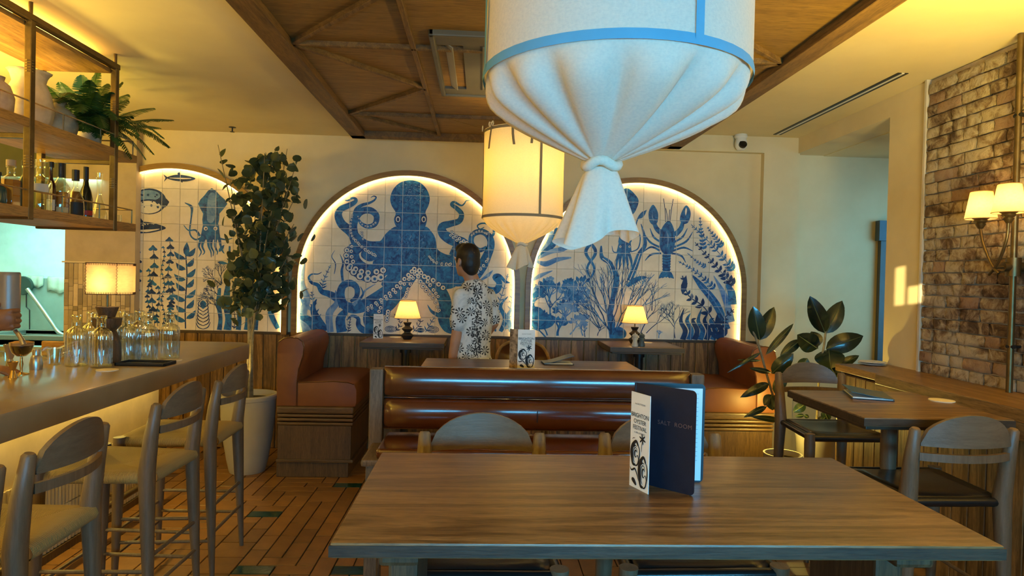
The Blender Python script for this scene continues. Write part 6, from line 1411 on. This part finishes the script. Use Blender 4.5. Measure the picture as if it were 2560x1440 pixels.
for i, (tx, ty, X_) in enumerate(targets):
    tip = P(tx, ty, X=X_); tip.z = min(tip.z, ZL-.05); root = fb+Vector((rf.uniform(-.02, .02), rf.uniform(-.02, .02), .09)); d = tip-root
    mid1 = root+d*.35+Vector((0, 0, .10 if d.z < .1 else .03)); mid2 = root+d*.72+Vector((0, 0, .085 if d.z < .1 else .03)); path = catmull([root, mid1, mid2, tip], 8); n_ = len(path)
    b = B(); b.tube(path, [lerp(.003, .001, k/(n_-1)) for k in range(n_)], 5)
    Ln = sum((path[k+1]-path[k]).length for k in range(n_-1)); np_ = int(Ln/.0105)
    for k in range(3, np_):
        u = k/np_; f_ = u*(n_-1); i0 = min(n_-2, int(f_)); q = path[i0].lerp(path[i0+1], f_-i0); dr = (path[i0+1]-path[i0]).normalized(); sd_ = dr.cross(Vector((0, 0, 1))).normalized(); L = .068*max(.08, math.sin(PI*(u*.80+.18)))**.7
        for s in (-1, 1):
            e = (sd_*s*.95+dr*.32+Vector((0, 0, -.22+rf.uniform(-.1, .1)))).normalized(); w_ = dr*.0046; dp = Vector((0, 0, -.004))
            b.add([q-w_, q+e*L*.45-w_*1.1, q+e*L*.85-w_*.7+dp, q+e*L+dp*1.5, q+e*L*.85+w_*.7+dp, q+e*L*.45+w_*1.1, q+w_], [(0, 1, 2, 3, 4, 5, 6)])
    b.build('frond', M_fern, fe)
# ================================================================== PEOPLE
M_skin = mat('skin', (.42, .22, .13), .5, (.36, .18, .10), 8, bscale=120, bstr=.05)
M_skin2 = mat('skin_brown', (.26, .115, .05), .45, (.20, .085, .035), 10, bscale=90, bstr=.1)
M_hair = mat('dark_hair', (.012, .009, .007), .55, (.006, .005, .004), 60, stretch=(1, 1, .3), bscale=90, bstr=.5)
M_trs = mat('dark_trousers', (.03, .035, .045), .9)
M_blkshirt = mat('black_shirt', (.015, .015, .016), .9)
def shirt_mat():
    m, nt, b = _new('printed_shirt'); b.inputs['Roughness'].default_value = .9
    vec = coords(nt); vo = N(nt, 'ShaderNodeTexVoronoi', Scale=15, Randomness=.9); mpz = coords(nt, (1, .35, 1)); nt.links.new(mpz, vo.inputs['Vector'])
    sub = N(nt, 'ShaderNodeVectorMath', operation='SUBTRACT'); nt.links.new(mpz, sub.inputs[0]); nt.links.new(vo.outputs['Position'], sub.inputs[1])
    sp = nt.nodes.new('ShaderNodeSeparateXYZ'); nt.links.new(sub.outputs[0], sp.inputs[0])
    at = N(nt, 'ShaderNodeMath', operation='ARCTAN2'); nt.links.new(sp.outputs[2], at.inputs[0]); nt.links.new(sp.outputs[0], at.inputs[1])
    ml = N(nt, 'ShaderNodeMath', operation='MULTIPLY'); ml.inputs[1].default_value = 8; nt.links.new(at.outputs[0], ml.inputs[0]); sn = N(nt, 'ShaderNodeMath', operation='SINE'); nt.links.new(ml.outputs[0], sn.inputs[0])
    g1 = N(nt, 'ShaderNodeMath', operation='GREATER_THAN'); g1.inputs[1].default_value = .15; nt.links.new(sn.outputs[0], g1.inputs[0])
    g2 = N(nt, 'ShaderNodeMath', operation='GREATER_THAN'); g2.inputs[1].default_value = .12; nt.links.new(vo.outputs['Distance'], g2.inputs[0])
    g3 = N(nt, 'ShaderNodeMath', operation='LESS_THAN'); g3.inputs[1].default_value = .52; nt.links.new(vo.outputs['Distance'], g3.inputs[0])
    sc = nt.nodes.new('ShaderNodeSeparateColor'); nt.links.new(vo.outputs['Color'], sc.inputs[0]); g4 = N(nt, 'ShaderNodeMath', operation='GREATER_THAN'); g4.inputs[1].default_value = .30; nt.links.new(sc.outputs[0], g4.inputs[0])
    f = g1.outputs[0]
    for g in (g2, g3, g4):
        mm = N(nt, 'ShaderNodeMath', operation='MULTIPLY'); nt.links.new(f, mm.inputs[0]); nt.links.new(g.outputs[0], mm.inputs[1]); f = mm.outputs[0]
    s2 = nt.nodes.new('ShaderNodeSeparateXYZ'); nt.links.new(vec, s2.inputs[0]); ab = N(nt, 'ShaderNodeMath', operation='ABSOLUTE'); sh_ = N(nt, 'ShaderNodeMath', operation='SUBTRACT'); sh_.inputs[1].default_value = .03; nt.links.new(s2.outputs[0], sh_.inputs[0]); nt.links.new(sh_.outputs[0], ab.inputs[0])
    l1 = N(nt, 'ShaderNodeMath', operation='LESS_THAN'); l1.inputs[1].default_value = .035; nt.links.new(ab.outputs[0], l1.inputs[0])
    nz = N(nt, 'ShaderNodeTexNoise', Scale=24, Detail=1, Distortion=1.6); nt.links.new(vec, nz.inputs['Vector']); rg = N(nt, 'ShaderNodeMath', operation='SUBTRACT'); rg.inputs[1].default_value = .5; nt.links.new(nz.outputs[0], rg.inputs[0]); ra_ = N(nt, 'ShaderNodeMath', operation='ABSOLUTE'); nt.links.new(rg.outputs[0], ra_.inputs[0]); l2_ = N(nt, 'ShaderNodeMath', operation='LESS_THAN'); l2_.inputs[1].default_value = .05; nt.links.new(ra_.outputs[0], l2_.inputs[0])
    ml2 = N(nt, 'ShaderNodeMath', operation='MULTIPLY'); nt.links.new(l1.outputs[0], ml2.inputs[0]); nt.links.new(l2_.outputs[0], ml2.inputs[1]); mxx = N(nt, 'ShaderNodeMath', operation='MAXIMUM'); nt.links.new(f, mxx.inputs[0]); nt.links.new(ml2.outputs[0], mxx.inputs[1]); f = mxx.outputs[0]
    no = N(nt, 'ShaderNodeTexNoise', Scale=26, Detail=4, Distortion=.6); nt.links.new(vec, no.inputs['Vector'])
    col = ramp(nt, no.outputs[0], [(.3, (.40, .44, .46)), (.5, (.58, .60, .60)), (.7, (.50, .53, .54))])
    mx = nt.nodes.new('ShaderNodeMix'); mx.data_type = 'RGBA'; nt.links.new(f, mx.inputs[0]); nt.links.new(col, mx.inputs[6]); mx.inputs[7].default_value = (.02, .022, .028, 1)
    nt.links.new(mx.outputs[2], b.inputs['Base Color']); n2 = N(nt, 'ShaderNodeTexNoise', Scale=7, Detail=3, Distortion=1); nt.links.new(vec, n2.inputs['Vector']); bump(nt, b, n2.outputs[0], .5, .03); return m
def ell(b, c, r, rot=None, seg=16):
    pr = [(math.sin(PI*k/10), -math.cos(PI*k/10)) for k in range(11)]; pr[0] = (0, -1); pr[-1] = (0, 1); n0 = len(b.v); b.lathe(pr, (0, 0, 0), seg)
    M3 = rot or Matrix.Identity(3)
    for i in range(n0, len(b.v)): v = b.v[i]; b.v[i] = M3 @ Vector((v.x*r[0], v.y*r[1], v.z*r[2]))+Vector(c)
def limb(b, pts, rad, sq=(1, 1), up=None):
    b.tube(pts, rad, 14, sq=sq, up=up)
    for p, r in ((pts[0], rad[0]), (pts[-1], rad[-1])): ell(b, p, (r*.98,)*3)
def fuse(b, voxel, smooth, name, m, parent, iters=None):
    """join the overlapping volumes into one continuous skin"""
    off = Vector((0, 0, 0)); q = parent
    while q: off += q.location; q = q.parent
    me = bpy.data.meshes.new(name); me.from_pydata([v-off for v in b.v], [], b.f); me.update()
    o = bpy.data.objects.new(name, me); C.objects.link(o)
    r = o.modifiers.new('r', 'REMESH'); r.mode = 'VOXEL'; r.voxel_size = voxel
    s = o.modifiers.new('s', 'SMOOTH'); s.iterations = smooth; s.factor = .5
    dg = bpy.context.evaluated_depsgraph_get(); me2 = bpy.data.meshes.new_from_object(o.evaluated_get(dg)); bpy.data.objects.remove(o); bpy.data.meshes.remove(me)
    me2.name = name; me2.materials.clear(); me2.polygons.foreach_set('use_smooth', [True]*len(me2.polygons))
    return obj(name, me2, m, parent)
def head(b, c, rot):
    T = lambda x, y, z: Vector(c)+rot @ Vector((x, y, z))              # local: +y = face, x = right
    ell(b, T(0, -.012, .03), (.074, .094, .088), rot); ell(b, T(0, .022, -.035), (.058, .068, .075), rot); ell(b, T(0, .05, -.085), (.034, .035, .028), rot)
    limb(b, [T(0, .084, .0), T(0, .103, -.03)], [.010, .015]); ell(b, T(0, .082, -.062), (.026, .014, .010), rot)
    for s in (-1, 1): ell(b, T(s*.076, -.008, -.015), (.010, .02, .033), rot); ell(b, T(s*.03, .082, .012), (.018, .012, .008), rot)
def hand(b, wrist, fwd, side, palm_n, curl=.5, sz=1.0, thumb=True):
    """palm with five tapering fingers; fwd = wrist->knuckles, side = towards the thumb, palm_n = palm direction"""
    f, s, n = Vector(fwd).normalized(), Vector(side).normalized(), Vector(palm_n).normalized(); w = Vector(wrist)
    rot = Matrix((s, f, n)).transposed(); ell(b, w+f*.048*sz, (.040*sz, .052*sz, .017*sz), rot)
    for k, (o_, L) in enumerate(((.028, .072), (.0095, .08), (-.0095, .075), (-.028, .058))):
        p = w+f*.088*sz+s*o_*sz; pts = [p-f*.02*sz, p]; a = curl*.5
        for q, r_ in ((.42, 0), (.32, 0), (.26, 0)):
            a += curl; pts.append(pts[-1]+(f*math.cos(a)+n*math.sin(a))*L*q*sz)
        limb(b, pts, [.0092*sz, .0092*sz, .0085*sz, .0078*sz, .0066*sz])
    if thumb:
        p = w+f*.03*sz+s*.032*sz; limb(b, [p, p+(f*.6+s*.7+n*.4).normalized()*.035*sz, p+(f*.6+s*.7+n*.4).normalized()*.035*sz+(f*.75+s*.1+n*.65).normalized()*.034*sz], [.012*sz, .0105*sz, .008*sz])
# ---------------------------------------------------------------- standing visitor looking at the octopus
YM = 4.80
mc = P(1183, 760, Y=YM); mx0 = mc.x
man = thing('person', (mx0, YM, 0), 'standing man seen from behind in a pale printed short-sleeved shirt, facing the octopus mural', 'person')
fdir = Vector((-.78, .626, 0)); rdir = Vector((.626, .78, 0)); up = Vector((0, 0, 1))
cB = Vector((mx0, YM, 0)); L_ = lambda a, f, z: cB+rdir*a+fdir*f+up*z
skin = B()
hc = P(1163, 651, Y=YM-.01); hdir = Vector((-.66, .75, 0)); hrt = Vector((.75, .66, 0)); hrot = Matrix((hrt, hdir, up)).transposed()
head(skin, (hc.x+.008, hc.y, hc.z-.005), hrot)
limb(skin, [L_(0, -.02, 1.48), L_(0, .0, 1.56), Vector((hc.x+.02, hc.y, hc.z-.06))], [.05, .054, .054])
limb(skin, [L_(0, -.01, 1.42), L_(0, 0, 1.2), L_(0, 0, 1.0)], [.11, .11, .11], (1, .7), up=fdir)
for s in (-1, 1):
    limb(skin, [L_(s*.10, 0, .95), L_(s*.11, .01, .52), L_(s*.115, -.01, .10)], [.085, .058, .04]); limb(skin, [L_(s*.115, -.02, .04), L_(s*.13, .13, .03)], [.04, .032])
# his left arm hangs at the near side; right arm bent, hand at the pocket
la = [L_(-.165, -.02, 1.475), P(1146, 815, Y=YM-.12), P(1132, 893, Y=YM-.10)]
limb(skin, [la[0], la[1], la[2]], [.052, .044, .034]); limb(skin, [la[2], la[2]+Vector((-.01, .03, -.10))], [.032, .026]); hand(skin, la[2]+Vector((-.01, .035, -.11)), (0, .15, -1), fdir, (.8, .2, 0), .35)
rarm = [L_(.165, -.01, 1.475), P(1234, 808, Y=YM+.12), L_(.19, .16, 1.03)]
limb(skin, rarm, [.052, .043, .032]); hand(skin, L_(.185, .17, 1.01), (-.1, .3, -1), fdir, -rdir, .35)
body = fuse(skin, .011, 4, 'body', M_skin, man)
shb = B()
limb(shb, [L_(0, -.005, 1.50), L_(0, -.012, 1.42), L_(0, -.01, 1.28), L_(0, 0, 1.12), L_(0, 0, .96)], [.11, .150, .158, .152, .162], (1, .78), up=fdir)
limb(shb, [L_(-.145, -.02, 1.47), L_(0, -.02, 1.49), L_(.145, -.02, 1.47)], [.06, .075, .06])
limb(shb, [L_(0, -.01, 1.47), L_(0, -.006, 1.545)], [.085, .066])
la_c = la[0].lerp(la[1], .92); limb(shb, [la[0], la_c], [.060, .066]); ra_c = rarm[0].lerp(rarm[1], .85); limb(shb, [rarm[0], ra_c], [.058, .058])
fuse(shb, .012, 5, 'shirt', shirt_mat(), body)
trb = B()
for s in (-1, 1): limb(trb, [L_(s*.085, 0, .86), L_(s*.105, .0, .55), L_(s*.115, -.01, .09)], [.12, .085, .07])
limb(trb, [L_(-.05, 0, .86), L_(.05, 0, .86)], [.12, .12]); fuse(trb, .016, 4, 'trousers', M_trs, body)
hb = B(); T = lambda x, y, z: Vector((hc.x+.008, hc.y, hc.z-.005))+hrot @ Vector((x, y, z))
ell(hb, T(0, -.02, .045), (.081, .098, .088), hrot); ell(hb, T(0, -.05, -.01), (.074, .068, .085), hrot); ell(hb, T(0, .035, .088), (.06, .062, .045), hrot); ell(hb, T(0, -.062, -.055), (.055, .045, .05), hrot)
for s in (-1, 1): ell(hb, T(s*.066, .012, .01), (.016, .022, .04), hrot)
fuse(hb, .008, 3, 'hair', M_hair, body)
# ---------------------------------------------------------------- bartender at the left edge, pouring
hp_ = P(21, 800, Y=3.22)                                      # shaker axis at the hand
bt = thing('person', (-3.0, 3.05, 0), 'bartender at the left edge, brown hands pouring from a metal shaker', 'person')
sb_ = B(); sx, sy, sz_ = hp_
w1 = Vector((sx-.070, sy-.064, sz_-.006))
el1 = Vector((sx-.30, sy-.16, sz_-.10)); sh1 = Vector((-2.86, 2.86, 1.46))
limb(sb_, [sh1, el1, w1], [.055, .045, .028])
rot_f = Vector((.96, .22, .12)).normalized()
hand(sb_, w1, rot_f, (-.05, -.1, 1), (-.25, .95, .0), .80, 1.32, True)
gl_ = gp
w2 = Vector((gp.x-.14, gp.y-.05, BZ+.035)); sh2 = Vector((-2.95, 3.25, 1.46)); el2 = Vector((-2.62, 3.02, 1.17))
limb(sb_, [sh2, el2, w2], [.055, .044, .026]); hand(sb_, w2, (1, .25, -.12), (0, 1, .2), (0, .1, -1), .22, 1.0)
ctr = Vector((-3.05, 3.05, 0))
limb(sb_, [ctr+up*1.40, ctr+up*1.0], [.15, .15], (1, .75), up=(1, 0, 0)); limb(sb_, [ctr+up*1.45, ctr+up*1.58], [.06, .055]); brot = Matrix((Vector((0, -1, 0)), Vector((1, 0, 0)), up)).transposed(); head(sb_, ctr+Vector((.03, 0, 1.68)), brot)
for s in (-1, 1): limb(sb_, [ctr+Vector((0, s*.1, .95)), ctr+Vector((0, s*.11, .5)), ctr+Vector((0, s*.115, .08))], [.085, .06, .04]); limb(sb_, [ctr+Vector((0, s*.115, .04)), ctr+Vector((.14, s*.12, .03))], [.04, .03])
bb_ = fuse(sb_, .0042, 2, 'body', M_skin2, bt)
s3 = B(); limb(s3, [ctr+up*1.48, ctr+up*1.38, ctr+up*1.0], [.09, .165, .17], (1, .75), up=(1, 0, 0)); limb(s3, [sh1, sh1.lerp(el1, .55)], [.075, .07]); limb(s3, [sh2, sh2.lerp(el2, .6)], [.075, .07]); limb(s3, [sh1, ctr+up*1.46, sh2], [.07, .09, .07])
for s in (-1, 1): limb(s3, [ctr+Vector((0, s*.09, .97)), ctr+Vector((0, s*.11, .5)), ctr+Vector((0, s*.115, .09))], [.12, .085, .07])
fuse(s3, .016, 4, 'clothes', M_blkshirt, bb_)
hb2 = B(); ell(hb2, ctr+Vector((.01, 0, 1.735)), (.10, .084, .085)); ell(hb2, ctr+Vector((-.03, 0, 1.68)), (.075, .078, .09)); fuse(hb2, .012, 3, 'hair', M_hair, bb_)
# the shaker in the hand
skk = thing('cocktail_shaker', (sx, sy, sz_-.05), 'brushed metal cocktail shaker held upside down in the hand at the left edge', 'cocktail shaker')
ztop = P(21, 680, Y=3.22).z-(sz_-.05)
B().lathe([(0, 0), (.022, 0), (.028, .012), (.036, .03), (.040, .045), (.041, .075)], (0, 0, 0), 28).build('cap', M_tin, skk, world=False, smooth=True)
B().lathe([(.041, .075), (.0445, .078), (.0455, .10), (.0465, ztop-.02), (.045, ztop-.004), (.041, ztop), (.0, ztop-.004)], (0, 0, 0), 32).build('tin_body', mat('grey_tin', (.30, .29, .28), .4, metal=.35), skk, world=False, smooth=True)
B().tube([(.046*math.cos(2*PI*k/28), .046*math.sin(2*PI*k/28), .092) for k in range(28)], .0025, 6, closed=True).build('band', M_tin, skk, world=False, smooth=True)
e0, e1 = P(38, 826, Y=3.22)-skk.location, P(60, 862, Y=3.21)-skk.location
B().tube(catmull([e0, e0.lerp(e1, .5)+Vector((.002, 0, .004)), e1], 5), [.009]*3+[.010]*4+[.012]*4, 12).build('spout', M_tin, skk, world=False, smooth=True)
